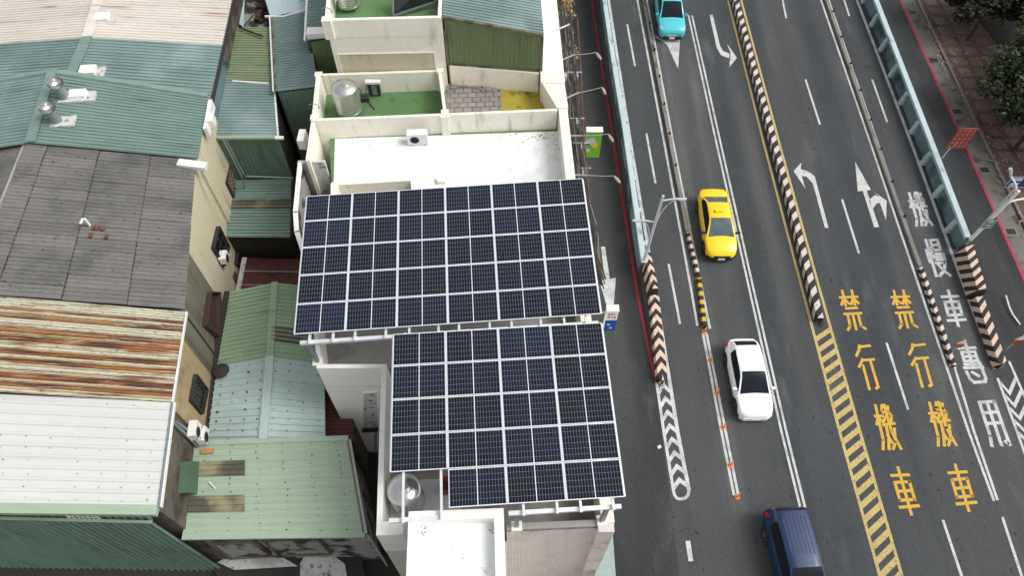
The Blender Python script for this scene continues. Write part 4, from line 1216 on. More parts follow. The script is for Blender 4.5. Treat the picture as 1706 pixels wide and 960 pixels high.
def tank(label, p, r, h, stand=.0, hatch=True):
    t = thing('water_tank', label, 'water tank', p)
    if stand:
        for k in range(4):
            a = math.pi / 4 + k * math.pi / 2
            obj('leg', MB().tube([p + V((r * .95 * math.cos(a), r * .95 * math.sin(a), 0)), p + V((r * .95 * math.cos(a), r * .95 * math.sin(a), stand))], .025, 6), M['steel'], t)
        obj('stand_ring', MB().lathe(p + V((0, 0, stand - .04)), [(r * 1.03, 0), (r * 1.03, .05)], 24), M['steel'], t)
    pr = [(r * .9, stand)]
    nrib = max(4, int(h / .13))
    for k in range(nrib):
        z0 = stand + .02 + (h - .04) * k / nrib
        dz = (h - .04) / nrib
        pr += [(r * .985, z0), (r * 1.02, z0 + dz * .25), (r * 1.02, z0 + dz * .5), (r * .985, z0 + dz * .75)]
    obj('body', MB().lathe(p, pr + [(r, stand + h)], 32), M['steel'], t, smooth=True)
    dome = [(r * 1.0, stand + h), (r * .97, stand + h + .03), (r * .8, stand + h + .10), (r * .5, stand + h + .17), (r * .30, stand + h + .19)]
    obj('lid', MB().lathe(p, dome, 32), M['steel'], t, smooth=True)
    if hatch:
        obj('hatch', MB().lathe(p + V((.1 * r, .05 * r, stand + h + .185)), [(r * .34, 0), (r * .34, .05), (r * .2, .07)], 20), M['steel'], t)
    return t
tank('steel water tank on the far green roof terrace', at(583, 12, 8.51), .5, 1.3, .25)
# solar water heater
p = at(700, 18, 8.51)
t = thing('solar_collector', 'tilted dark solar water collector on the far green terrace', 'solar collector', p)
c = [at(655, 25, 8.7), at(724, 2, 8.85), at(724, -40, 9.9), at(655, -30, 9.9)]
obj('absorber', MB().prism([x - V((0, 0, .1)) for x in c], c), M['dark_glass'], t)
mb = MB()
for a, b in zip(c, c[1:] + c[:1]): bar(mb, a + V((0, 0, .03)), b + V((0, 0, .03)), .08, .1)
obj('frame', mb, M['galv_dark'], t)
mb = MB()
for x in c: mb.tube([flat(x, 8.51), x - V((0, 0, .05))], .03, 6)
obj('stand', mb, M['galv_dark'], t)

# green sheet annexe on the right
ann = thing('roof_annexe', 'roof annexe with pale teal ribbed roof and green sheet front wall', 'annexe', flat(at(820, 60, 7)))
a0, a1 = at(737, 27, 9.3), at(906, 57, 8.75)
n0, n1 = a0 + V((-.2, 9, .25)), a1 + V((-.3, 9, .25))
corr(n0, a0, a1, n1, M['teal_metal'], ann, .2, 5)
mb = MB(); bar(mb, a0 + V((0, -.02, .04)), a1 + V((0, -.02, .04)), .10, .12); obj('eave_trim', mb, M['dirt_metal'], ann)
g0, g1 = at(744, 118, 6.6), at(900, 112, 6.6)
w0, w1 = V((a0.x + .05, a0.y + .12, 0)), V((a1.x - .05, a1.y + .12, 0))
corr(V((w0.x, w0.y, 9.18)), V((w1.x, w1.y, 8.65)), V((w1.x, w1.y, 6.55)), V((w0.x, w0.y, 6.55)), M['grass_green_metal'], ann, .2, 5, .03, 'wall_sheet')
mb = MB(); bar(mb, V((w0.x, w0.y - .05, 6.64)), V((w1.x, w1.y - .05, 6.64)), .12, .08); obj('sill_rail', mb, M['dirt_metal'], ann)
for w in (w0, w1):
    obj('corner_post', MB().box(V((w.x, w.y - .04, 6.55)), .12, .10, 2.0), M['dirt_metal'], ann)
obj('wall', MB().column([w0 + V((0, .06, 0)), w1 + V((0, .06, 0)), w1 + V((-.3, 9, 0)), w0 + V((-.2, 9, 0))], 0, 8.5), M['cream_wall'], ann)

# ------------------------------------------------------------------ middle terrace and main house
ZF, ZW, ZP = 5.0, 5.45, 6.6
NW, NE = at(519, 197, ZP), at(946, 180, ZP)
SWa, INa, SWb, SEb = at(525, 612, ZP), at(634, 612, ZP), at(626, 890, ZP), at(1021, 874, ZP)
TN0, TN1 = at(527, 124, ZP), at(737, 117, ZP)         # back of the tank terrace
east = lambda y: NE.x + (SEb.x - NE.x) * (NE.y - y) / (NE.y - SEb.y)

mid = thing('terrace_house', 'cream house with tank terrace, paved terrace and low parapets', 'house', flat(at(640, 170, 6)))
TE = V((w1.x + .05, w1.y - .1, 0))
EN = V((east(w1.y) , w1.y, 0))
foot_mid = [flat(NW) + V((0, .02, 0)), flat(NE) + V((0, .02, 0)), flat(EN), flat(TE), flat(TN1) + V((0, -.02, 0)), flat(TN0) + V((0, -.02, 0))]
obj('wall', MB().column(foot_mid, 0, 5.44), M['cream_wall'], mid)
# floors
dv0, dv1 = at(733, 118, ZP), at(741, 187, ZP)
obj('floor', MB().poly([flat(NW, 5.45) + V((.1, .1, 0)), flat(dv1, 5.45) + V((0, .1, 0)), flat(dv0, 5.45), flat(TN0, 5.45) + V((.1, -.1, 0))]), M['green_floor'], mid)
f_ = lambda u, v, z=5.45: at(u, v, z)
obj('floor', MB().poly([f_(738, 196), f_(835, 192), f_(833, 140), f_(738, 143)]), M['kerb_concrete'], mid)
obj('floor', MB().poly([f_(835, 192), f_(945, 188), f_(925, 136), f_(833, 140)]), M['yellow_mat'], mid)
me = mesh('stone_paver', MB().prism([V((-.19, -.15, 0)), V((.19, -.15, 0)), V((.19, .15, 0)), V((-.19, .15, 0))], [V((-.18, -.14, .03)), V((.18, -.14, .03)), V((.18, .14, .03)), V((-.18, .14, .03))]), M['stone_paver'])
pa, pb = f_(742, 186), f_(832, 183)
wdt = (pb - pa).length
for j in range(5):
    for i in range(int(wdt / .42)):
        p = pa.lerp(pb, 0) + (pb - pa).normalized() * (.22 + .42 * i + (.2 if j % 2 else 0)) + V((-.01 * j, .05 + .34 * j, .0))
        inst('stone_paver', me, Matrix.Translation(p + V((0, 0, random.uniform(-.004, .012)))) @ Matrix.Rotation(.05 + random.uniform(-.05, .05), 4, 'Z'), mid)
mb = MB()
for k in range(46):
    c = random.choice(((800, 146), (812, 150), (752, 148), (770, 146), (745, 150)))
    s = random.uniform(.05, .17)
    mb.box(f_(c[0] + random.gauss(0, 7), c[1] + random.gauss(0, 2.2)), s, s * .8, s * .7, random.uniform(0, 3))
obj('rubble_pile', mb, M['rubble'], label='small heap of broken plaster rubble on the paved terrace', cat='rubble', kind='stuff')
# parapets of the middle house
def wallpart(parent, p, q, th, z0, z1, m='cream_wall', name='parapet', side=0):
    mb = MB(); mb.wall(p, q, th, z0, z1, side=side)
    return obj(name, mb, M[m], parent)
wallpart(mid, TN0 + V((.3, 0, 0)), TN1, .15, 5.4, ZP)
wallpart(mid, TN0 + V((.1, .05, 0)), NW + V((.1, .2, 0)), .22, 5.4, ZP)
wallpart(mid, dv0 + V((0, -.1, 0)), dv1 + V((0, .1, 0)), .14, 5.4, ZP)
wallpart(mid, V((w0.x + .1, w0.y - .12, 0)), V((w1.x - .1, w1.y - .12, 0)), .14, 5.4, 6.6)
obj('parapet', MB().column([flat(NE) + V((-.5, .02, 0)), flat(NE) + V((.02, .02, 0)), V((EN.x, w1.y - .9, 0)), V((w1.x + .05, w1.y - .9, 0))], 5.4, ZP + .02), M['cream_wall'], mid)
obj('parapet', MB().column([V((w1.x - .02, w1.y - .89, 0)), V((EN.x + .02, w1.y - .89, 0)), V((EN.x - .35, w1.y + 12, 0)), V((w1.x - .3, w1.y + 12, 0))], 0, ZP + .06), M['cream_wall'], mid)
for p in (TN0 + V((.1, .02, 0)), dv0 + V((0, .02, 0)), NW + V((.12, .06, 0)), dv1 + V((0, .0, 0))):
    obj('post', MB().box(flat(p, 5.4), .34, .30, ZP - 5.36, .04), M['cream_wall'], mid)
obj('parapet_block', MB().box(flat(at(932, 121, 6.6), 6.25), .75, .28, .22, .03), M['concrete'], mid)
# rail loops on the left parapet
for (u, v) in ((524, 181), (545, 22)):
    p = at(u, v, ZP if v > 100 else 9.4)
    mb = MB(); mb.tube([p + V((-.22, .02, 0)), p + V((-.2, .02, .22)), p + V((0, .02, .3)), p + V((.2, .02, .22)), p + V((.22, .02, 0))], .022, 6)
    obj('handrail_loop', mb, M['galv_dark'], mid if v > 100 else far)
tank('steel water tank with ribbed body on the near green terrace', f_(584, 189), .60, 1.25, .35)
# filter set, pump and pipes beside the tank
p = f_(626, 160)
t = thing('water_filter', 'white water filter rack with three cartridges on the green terrace', 'water filter', p)
obj('back_plate', MB().box(p + V((0, .1, .05)), .66, .04, .85), M['plastic_white'], t)
obj('top_bar', MB().box(p + V((0, 0, .82)), .72, .22, .12), M['plastic_white'], t)
for k in (-1, 0, 1):
    obj('cartridge', MB().lathe(p + V((k * .2, -.02, .12)), [(.05, 0), (.065, .05), (.065, .66)], 12), M['plastic_dark' if k else 'galv_dark'], t)
for k in (-1, 1):
    obj('leg', MB().box(p + V((k * .3, .05, 0)), .05, .1, .82), M['plastic_grey'], t)
p = f_(608, 168)
t = thing('pump', 'small dark pump with pipes between the tank and filter rack', 'pump', p)
obj('motor', MB().lathe(p + V((-.15, 0, .16)), [(.11, 0), (.12, .03), (.12, .28), (.07, .32)], 14, axis=(1, .2, 0)), M['plastic_dark'], t)
obj('base', MB().box(p, .45, .25, .07), M['rust_iron'], t)
mb = MB(); mb.tube([p + V((-.1, 0, .2)), p + V((-.1, .05, .6)), p + V((-.4, .2, .9))], .025, 6); mb.tube([p + V((.2, 0, .2)), p + V((.3, -.3, .05)), p + V((.55, -.6, .05))], .022, 6); mb.tube([p + V((0, .05, .2)), p + V((.1, .3, .4)), p + V((.15, .35, .75))], .02, 6)
obj('pipework', mb, M['cable_black'], t)

# ---- main house
main = thing('solar_house', 'white roofed cream house that carries the two solar arrays', 'house', flat(at(760, 450, 6)))
sl0, sl1 = at(550, 228, ZW), at(546, 345, ZW)
foot_main = [flat(sl1), flat(at(505, 420, 6.6)) , flat(SWa), flat(INa), flat(SWb), flat(SEb), flat(NE) + V((0, -.02, 0)), flat(sl0)]
foot_main[-1].y = flat(NW).y - .03 + (sl0.x - NW.x) * (NE.y - NW.y) / (NE.x - NW.x)
obj('wall', MB().column(foot_main, 0, ZF), M['white_wall'], main)
obj('floor', MB().poly([flat(p, ZF + .006) for p in foot_main]), M['concrete'], main)
slab = [sl0, at(690, 345, ZW), at(958, 345, ZW), at(938, 216, ZW)]
sl = [at(549, 229, ZW), at(552, 303, ZW), at(684, 295, ZW), at(690, 350, ZW), at(965, 350, ZW), at(941, 214, ZW)]
obj('roof_slab', MB().slab(sl, ZW - ZF - .01), M['green_floor'], main)
wc = [at(558, 231, ZW + .02), at(556, 303, ZW + .02), at(683, 296, ZW + .02), at(689, 350, ZW + .02), at(963, 350, ZW + .02), at(938, 218, ZW + .02)]
obj('white_coating', MB().slab(wc, .018), M['white_coat'], main)
lw = [at(553, 303, ZW + .12), at(553, 309, ZW + .12), at(683, 301, ZW + .12), at(682, 295, ZW + .12)]
obj('low_wall', MB().prism([flat(p, ZF + .01) for p in lw], lw), M['cream_wall'], main)
obj('low_wall', MB().prism([flat(p, ZF + .01) for p in (at(551, 305, 5.75), at(551, 345, 5.75), at(562, 345, 5.75), at(563, 305, 5.75))], [at(551, 305, 5.75), at(551, 345, 5.75), at(562, 345, 5.75), at(563, 305, 5.75)]), M['cream_wall'], main)
obj('post', MB().box(flat(at(735, 300, 5.6), ZW), .34, .3, .22, .05), M['cream_wall'], main)
tank('steel water tank lid just showing beyond the upper solar array edge', flat(at(600, 330, 5.8), ZF + .01), .5, .62)
# north wall between the roofs, with posts
wallpart(main, NW + V((0, -.02, 0)), NE + V((-.5, -.02, 0)), .14, 5.4, ZP - .005, side=-1)
obj('post', MB().box(flat(dv1, 5.44) + V((.0, -.24, 0)), .36, .16, ZP - 5.44 - .01, .04), M['cream_wall'], main)
obj('wall_foot', MB().column([flat(NW) + V((0, -.17, 0)), flat(NW).lerp(flat(NE), .08) + V((0, -.17, 0)), flat(NW).lerp(flat(NE), .08) + V((0, -.03, 0)), flat(NW) + V((0, -.03, 0))], 0, 5.42), M['cream_wall'], main)
# east parapet
wallpart(main, NE + V((-.22, 0, 0)), SEb + V((-.14, .05, 0)), .40, ZF - .02, ZP)
# west thin wall and light well
wl0, wl1 = at(518, 203, ZP), at(509, 267, ZP)
wallpart(main, wl0 + V((.08, 0, 0)), wl1 + V((.08, 0, 0)), .16, 0, ZP - .01, name='well_wall')
wpts = [at(u, v, 6.25) for u, v in ((500, 268), (492, 352), (494, 385), (507, 424))]
for a, b in zip(wpts, wpts[1:]):
    wallpart(main, a, b + (b - a).normalized() * .05, .15, 0, 6.2, 'dirty_concrete', 'well_wall')
    wallpart(main, a, b + (b - a).normalized() * .06, .19, 6.19, 6.25, 'white_wall', 'wall_cap')
wallpart(main, at(497, 269, 6.26), at(541, 268, 6.26), .13, 0, 6.26, 'dirty_white', 'well_wall')
obj('well_floor', MB().column([flat(p) for p in (at(500, 268, 6.5), at(541, 268, 6.5), sl1 + V((.3, 0, 0)), at(492, 352, 6.5))][::-1], 0, 4.3), M['brown_wall'], main)
p = at(527, 312, 4.32)
t = thing('fire_pump', 'red machine with pale round cap down in the stairwell', 'machine', p)
obj('body', MB().box(p, .55, .4, .45, .2), M['sign_red'], t)
obj('cap', MB().lathe(p + V((-.12, -.05, .45)), [(.17, 0), (.17, .06), (.08, .09)], 14), M['stripe_tan'], t)
# south parapets
wallpart(main, SWa + V((.02, .09, 0)), INa + V((0, .09, 0)), .16, ZF - .02, ZP - .1, 'white_wall')
wallpart(main, INa + V((.09, .17, 0)), SWb + V((.09, .0, 0)), .18, ZF - .02, ZP - .1, 'white_wall')
wallpart(main, SWa + V((.1, .2, 0)), flat(at(507, 424, 6.6)) + V((.1, 0, 0)), .16, ZF - .02, ZP - .1, 'white_wall')
TOP = .55
wallpart(main, SWb + V((-.01, .18, 0)), SWb.lerp(SEb, .11) + V((0, .18, 0)), .42, ZF - .5, ZP - .094, 'white_wall')
wallpart(main, SWb.lerp(SEb, .55) + V((0, .10, 0)), SEb + V((-.1, .10, 0)), .2, ZF - .02, ZP - .16, 'concrete')
# white floor around the corner tank
obj('floor', MB().poly([flat(p, ZF + .012) for p in (INa.lerp(SWb, .62) + V((.2, 0, 0)), SWb + V((.2, .3, 0)), SWb.lerp(SEb, .35) + V((0, .3, 0)), INa.lerp(SWb, .62) + V((2.6, .1, 0)))]), M['white_coat'], main)
# south face: tile cladding with vertical grooves, pipe, column
fs0, fs1 = SWb.lerp(SEb, .55), SWb.lerp(SEb, .955)
A = V((fs0.x, fs0.y - .012, ZP - .3)); B = V((fs1.x, fs1.y - .012, ZP - .3))
corr(A, B, V((B.x, B.y, GZ)), V((A.x, A.y, GZ)), M['tile_wall'], main, .11, 6, .012, 'wall_tile_strip', prof='rib')
obj('corner_column', MB().box(flat(SEb) + V((-.2, -.06, 0)), .5, .3, ZP - .12 - GZ), M['tile_wall'], main)
obj('drain_pipe', MB().tube([V((fs1.x - .03, fs1.y - .08, ZP - .25)), V((fs1.x - .03, fs1.y - .08, GZ))], .05, 8), M['dark_iron'], main)
bs0, bs1 = SWb, SWb.lerp(SEb, .115)
obj('cladding', MB().prism([V((bs0.x, bs0.y - .012, GZ)), V((bs1.x, bs1.y - .012, GZ)), V((bs1.x, bs1.y, GZ)), V((bs0.x, bs0.y, GZ))], [V((bs0.x, bs0.y - .012, ZF - .51)), V((bs1.x, bs1.y - .012, ZF - .51)), V((bs1.x, bs1.y, ZF - .51)), V((bs0.x, bs0.y, ZF - .51))]), M['tile_wall'], main)
# window in the court wall
WP, WQ = flat(SWa), flat(INa)
wall_window(main, WP, WQ, [(605, 655), (629, 653), (632, 712), (604, 716)], .03, 'white_wall', 'dirty_white', 1, rails=2)
wall_box('sill', main, WP, WQ, [(603, 713), (630, 711), (630, 716), (604, 718)], .1, 'dark_iron')
wall_box('downpipe', main, WP, WQ, [(624, 717), (627, 717), (628, 762), (625, 762)], .06, 'plastic_grey')
# stair tower
tw = [at(681, 853, 7.85), at(839, 847, 7.85)]
d = (tw[1] - tw[0]).normalized(); n = V((d.y, -d.x, 0))
tw += [tw[1] + n * 3.6, tw[0] + n * 3.6]
obj('tower_wall', MB().column(tw[::-1], 0, 7.4), M['white_wall'], main)
for a, b in zip(tw, tw[1:] + tw[:1]):
    e = (b - a).normalized(); m_ = V((e.y, -e.x, 0)) * .145
    wallpart(main, a + m_ + e * .0, b + m_ - e * .29, .29, 7.38, 7.85, 'white_wall', 'tower_parapet')
cc = sum(tw, V()) / 4
obj('tower_floor', MB().poly([V((p.x, p.y, 7.405)) + (cc - p).normalized() * .2 - V((0, 0, (cc - p).normalized().z * .2)) for p in tw][::-1]), M['white_coat'], main)
tank('large steel water tank under the open panel frame by the stair tower', flat(at(681, 836, 5.1), ZF + .02), .56, 1.35)
# roof clutter: red cart, black box, pipes
p = flat(at(742, 808, 5.4), ZF + .02)
t = thing('pressure_pump', 'red pressure pump half hidden under the lower solar array', 'pump', p)
obj('body', MB().box(p, .3, .5, .5, .1), M['sign_red'], t); obj('tank', MB().lathe(p + V((0, -.1, .5)), [(.14, 0), (.15, .1), (.1, .26)], 12), M['rust_iron'], t)
p = flat(at(938, 880, 5.1), ZF + .01)
obj('black_crate', MB().box(p, .52, .3, .34, .05), M['plastic_dark'], label='black box on the roof behind the south parapet', cat='box')
mb = MB(); mb.tube([flat(at(642, 640, 5.1), ZF + .06), flat(at(640, 785, 5.1), ZF + .06)], .035, 6); mb.tube([flat(at(660, 787, 5.1), ZF + .1), flat(at(740, 782, 5.1), ZF + .1)], .03, 6)
obj('roof_pipe', mb, M['cable_grey'], main)
ac_unit('white air conditioner standing against the parapet on the white roof', at(697, 237, ZW + .03), .05, (.92, .38, .62))
ac_unit('white air conditioner hung outside the parapet above the dark alley', at(507, 240, 5.5), -math.pi / 2, (.75, .3, .55))

# ------------------------------------------------------------------ solar arrays
PW, PH, GX, GY = 1.722, 1.134, 1.750, 1.160
glass_me = mesh('solar_panel', MB().prism([V((.02, .02, -.03)), V((PW - .02, .02, -.03)), V((PW - .02, PH - .02, -.03)), V((.02, PH - .02, -.03))],
                [V((.02, .02, -.003)), V((PW - .02, .02, -.003)), V((PW - .02, PH - .02, -.003)), V((.02, PH - .02, -.003))]), M['solar'])
fm = MB()
fw = .024
for x0, x1, y0, y1 in ((0, fw, 0, PH), (PW - fw, PW, 0, PH), (fw, PW - fw, 0, fw), (fw, PW - fw, PH - fw, PH)):
    fm.prism([V((x0, y0, -.04)), V((x1, y0, -.04)), V((x1, y1, -.04)), V((x0, y1, -.04))], [V((x0, y0, 0)), V((x1, y0, 0)), V((x1, y1, 0)), V((x0, y1, 0))])
frame_me = mesh('frame', fm, M['alu'])

def array(label, O, yaw, tilt, roll, nx, ny, skip, purlins, post_xy, beam_far):
    t = thing('solar_array', label, 'solar array', flat(O, ZF))
    ex = V((math.cos(yaw), math.sin(yaw), roll)).normalized()
    ey = V((-math.sin(yaw) * math.cos(tilt), math.cos(yaw) * math.cos(tilt), math.sin(tilt)))
    ez = ex.cross(ey).normalized()
    ey = ez.cross(ex)
    B = Matrix((ex, ey, ez)).transposed().to_4x4()
    P = lambda x, y, z=0: O + ex * x + ey * y + ez * z
    for i in range(nx):
        for j in range(ny):
            if (i, j) in skip: continue
            Mx = Matrix.Translation(P(i * GX, j * GY)) @ B
            o = inst('solar_panel', glass_me, Mx, t)
            f = bpy.data.objects.new('frame', frame_me)
            COL.objects.link(f); f.parent = o
            ORG[f] = V()
    LX, LY = nx * GX - .03, ny * GY - .03
    # rails under the panel joints show as bright lines in the gaps
    for i in range(nx + 1):
        mb = MB(); x = i * GX - .014
        y0 = 0.02 if not skip or i > 1 else GY + .02
        bar(mb, P(x, y0, -.042), P(x, LY - .02, -.042), .05, .05, ez); obj('rail', mb, M['galv'], t)
    for x in purlins:
        mb = MB(); bar(mb, P(x, .06 if skip and 1.7 < x < 3.5 else -.34, -.10), P(x, LY + .08, -.10), .075, .11, ez); obj('purlin', mb, M['galv'], t)
    for xa, xb in ([(-.05, 1.62), (3.5, LX - .1)] if skip else [(.15, LX - .1)]):
        mb = MB(); bar(mb, P(xa, -.22, -.22), P(xb, -.22, -.22), .13, .14, ez); obj('beam', mb, M['galv'], t)
    for y in beam_far:
        mb = MB(); bar(mb, P(.1, y, -.22), P(LX - .1, y, -.22), .12, .14, ez); obj('beam', mb, M['galv'], t)
    for x, y, z0 in post_xy:
        q = P(x, y, -.36)
        pm = MB(); pm.box(flat(q, z0), .13, .13, q.z - z0, yaw)
        po = obj('post', pm, M['galv_dark'], t)
        obj('base_plate', MB().box(flat(q, z0 - .03), .34, .30, .08, yaw), M['white_wall'], po)
    return t
O1 = at(490, 557, 8.2)
array('upper array of thirty dark solar panels on white steel frame', O1, rad(3.5), rad(4.6), .028, 6, 5, set(),
      [.5, 1.3, 2.05, 3.1, 3.9, 4.9, 5.6, 6.65, 7.4, 8.4, 9.2, 9.95], [(.42, -.22, ZP - .12), (5.2, -.22, ZF), (10.0, -.22, ZP), (1.5, 5.5, ZF), (5.2, 5.5, ZF + .4), (9.6, 5.5, ZF + .4)], [2.7, 5.6])
O2 = at(748, 846, 8.15) - V((math.cos(rad(3.9)), math.sin(rad(3.9)), 0)) * GX
array('lower array of nineteen dark solar panels with one corner missing', O2, rad(3.4), rad(4.6), .010, 4, 5, {(0, 0)},
      [.38, 1.52, 2.5, 3.2, 3.95, 4.95, 5.65, 6.62], [(6.45, -.22, ZP - .1), (3.75, -.22, ZP - .16), (1.5, -.22, ZF), (1.0, 5.6, ZF), (4.0, 5.6, ZF), (6.3, 5.6, ZP)], [2.7, 5.7])

# ------------------------------------------------------------------ vehicles
def car(label, paint, P, heading, spec):
    """P: centre on the road; local +y is the front"""
    t = thing('car', label, spec.get('cat', 'car'), P)
    pit = -math.atan(SLOPE) if P.y > Y0 else 0.0
    Mx = Matrix.Translation(P) @ Matrix.Rotation(pit * -1, 4, 'X') @ Matrix.Rotation(heading, 4, 'Z') @ Matrix.Scale(spec.get('k', 1.0), 4)
    L, W = spec['L'], spec['W']
    hw, hl = W / 2, L / 2
    paintm, glass = M[paint], M[spec.get('glass', 'car_glass')]
    belt = spec['belt']
    # lower body loft: (y fraction, width factor, top height, bottom height)
    st = spec['body']
    ring = lambda y, k, zt, zb: [(hw * k * a, y, b) for a, b in
        ((.86, zb), (.96, zb + .10), (1.0, .5 * (zb + zt) - .02), (.985, zt - .18), (.94, zt - .05), (.82, zt), (.4, zt + .025), (0, zt + .035))]
    mb = MB()
    rings = []
    for y, k, zt, zb in st:
        r = ring(y * hl, k, zt, zb)
        rings.append(r + [(-a, b, c) for a, b, c in r[-2::-1]])
    n = len(rings[0])
    for r in rings: mb.v += [V(p) for p in r]
    for i in range(len(rings) - 1):
        for j in range(n - 1):
            mb.f.append([i * n + j, i * n + j + 1, (i + 1) * n + j + 1, (i + 1) * n + j]); mb.m.append(0)
        mb.f.append([i * n + n - 1, i * n, (i + 1) * n, (i + 1) * n + n - 1]); mb.m.append(0)
    mb.f.append(list(range(n))[::-1]); mb.m.append(0)
    mb.f.append([(len(rings) - 1) * n + j for j in range(n)]); mb.m.append(0)
    body = obj('body', mb.tf(Mx), paintm, t, smooth=True)
    # cabin loft: (y, height above belt 0..1)
    roof, wt = spec['roof'], spec['wt']
    cs = spec['cabin']
    rows = []
    for y, h in cs:
        wb = hw * spec.get('wb', .90)
        w2 = wb + (wt - wb) * h
        z2 = belt + (roof - belt) * h
        if h < .05:
            wb *= .93
        tp_ = spec.get('taper', {}).get(len(rows), 1.0)
        wb, w2 = wb * tp_, w2 * tp_
        pts = [(wb, belt - .03), ((wb + w2) / 2 + .02 * h, belt + (z2 - belt) * .5), (w2 + .01, z2 - .06 * h), (w2 - .07, z2 - .008), (w2 * .5, z2 + .015 * h), (0, z2 + .022 * h)]
        rows.append([(a, y, b) for a, b in pts] + [(-a, y, b) for a, b in pts[-2::-1]])
    m = len(rows[0])
    parts = {'roof': MB(), 'windscreen': MB(), 'rear_window': MB(), 'sl': MB(), 'sr': MB()}
    flatv = [V(p) for r in rows for p in r]
    fr, rr, (s0, s1) = spec['front'], spec['rear'], spec['sidewin']
    for i in range(len(rows) - 1):
        for j in range(m - 1):
            k = 'roof'
            mid_y = (cs[i][0] + cs[i + 1][0]) / 2
            if j in (3, 4, 5, 6) and i in fr: k = 'windscreen'
            elif j in (3, 4, 5, 6) and i in rr: k = 'rear_window'
            elif j in (0, 1) and s0 <= i < s1: k = 'sr'
            elif j in (8, 9) and s0 <= i < s1: k = 'sl'
            q_ = [flatv[i * m + j], flatv[i * m + j + 1], flatv[(i + 1) * m + j + 1], flatv[(i + 1) * m + j]]
            parts[k].poly(q_)
    def weld(mb):
        key, nv, mp = {}, [], []
        for p in mb.v:
            kk = tuple(round(c, 4) for c in p)
            if kk not in key: key[kk] = len(nv); nv.append(p)
            mp.append(key[kk])
        mb.v = nv; mb.f = [[mp[i] for i in f] for f in mb.f]
        keep = [(list(dict.fromkeys(f)), mi) for f, mi in zip(mb.f, mb.m)]
        keep = [(f, mi) for f, mi in keep if len(f) > 2]
        mb.f = [f for f, _ in keep]; mb.m = [mi for _, mi in keep]
        return mb
    obj('roof', weld(parts['roof']).tf(Mx), M[spec.get('roofpaint', paint)], t, smooth=True)
    obj('windscreen', weld(parts['windscreen']).tf(Mx), glass, t, smooth=True)
    if parts['rear_window'].v: obj('rear_window', weld(parts['rear_window']).tf(Mx), glass, t, smooth=True)
    obj('side_window', weld(parts['sr']).tf(Mx), M['car_glass'], t, smooth=True)
    obj('side_window', weld(parts['sl']).tf(Mx), M['car_glass'], t, smooth=True)
    # wheels
    rw = spec.get('rw', .325)
    for sx in (-1, 1):
        for y in (spec['axf'], spec['axr']):
            c = (sx * (hw - .215), y, rw)
            ax = (sx, 0, 0)
            obj('wheel_arch', MB().lathe((sx * (hw - .16), y, rw + .01), [(rw + .075, 0), (rw + .07, .168)], 22, axis=ax).tf(Mx), M['plastic_dark'], t)
            w = obj('wheel', MB().lathe(c, [(rw - .05, 0), (rw, .03), (rw, .19), (rw - .03, .225), (rw * .66, .226)], 24, axis=ax).tf(Mx), M['tyre'], t, smooth=True)
            obj('rim', MB().lathe((sx * (hw - .015), y, rw), [(rw * .64, 0), (rw * .62, .028), (rw * .3, .016), (.05, .03)], 10, axis=ax).tf(Mx), M['rim'], w)
    # mirrors, lamps, grille, plate
    for sx in (-1, 1):
        a = V((sx * (hw * .92), spec['mir'], belt + .02))
        mb = MB(); mb.box(a + V((sx * .13, 0, 0)), .2, .11, .13, sx * -.15); mb.box(a + V((sx * .02, 0, .01)), .1, .05, .05)
        obj('mirror', mb.tf(Mx), M[spec.get('mirpaint', paint)], t)
    yf = st[-1][0] * hl
    for sx in (-1, 1):
        h = spec['lamp']
        mb = MB(); mb.prism([V((sx * hw * x, y, z)) for x, y, z in h['lo']], [V((sx * hw * x, y, z)) for x, y, z in h['hi']])
        obj('headlight', mb.tf(Mx), M['lamp_clear'], t)
        h = spec['tail']
        mb = MB(); mb.prism([V((sx * hw * x, y, z)) for x, y, z in h['lo']], [V((sx * hw * x, y, z)) for x, y, z in h['hi']])
        obj('tail_light', mb.tf(Mx), M['lamp_red'], t)
    zb = spec['bump']
    mb = MB(); mb.prism([V((x * hw, y, zb[0])) for x, y in ((-.9, yf - .16), (-.62, yf + .02), (.62, yf + .02), (.9, yf - .16), (.5, yf - .2), (-.5, yf - .2))],
                        [V((x * hw, y, zb[1])) for x, y in ((-.92, yf - .16), (-.63, yf + .03), (.63, yf + .03), (.92, yf - .16), (.5, yf - .2), (-.5, yf - .2))])
    obj('front_bumper', mb.tf(Mx), M[spec.get('bumppaint', 'plastic_dark')], t)
    obj('grille', MB().box((0, yf - .02, zb[1] + .015), W * .5, .06, .12).tf(Mx), M[spec.get('grille', 'plastic_dark')], t)
    obj('number_plate', MB().box((0, yf + .035, zb[0] + .06), .38, .02, .16).tf(Mx), M['sign_white'], t)
    return t

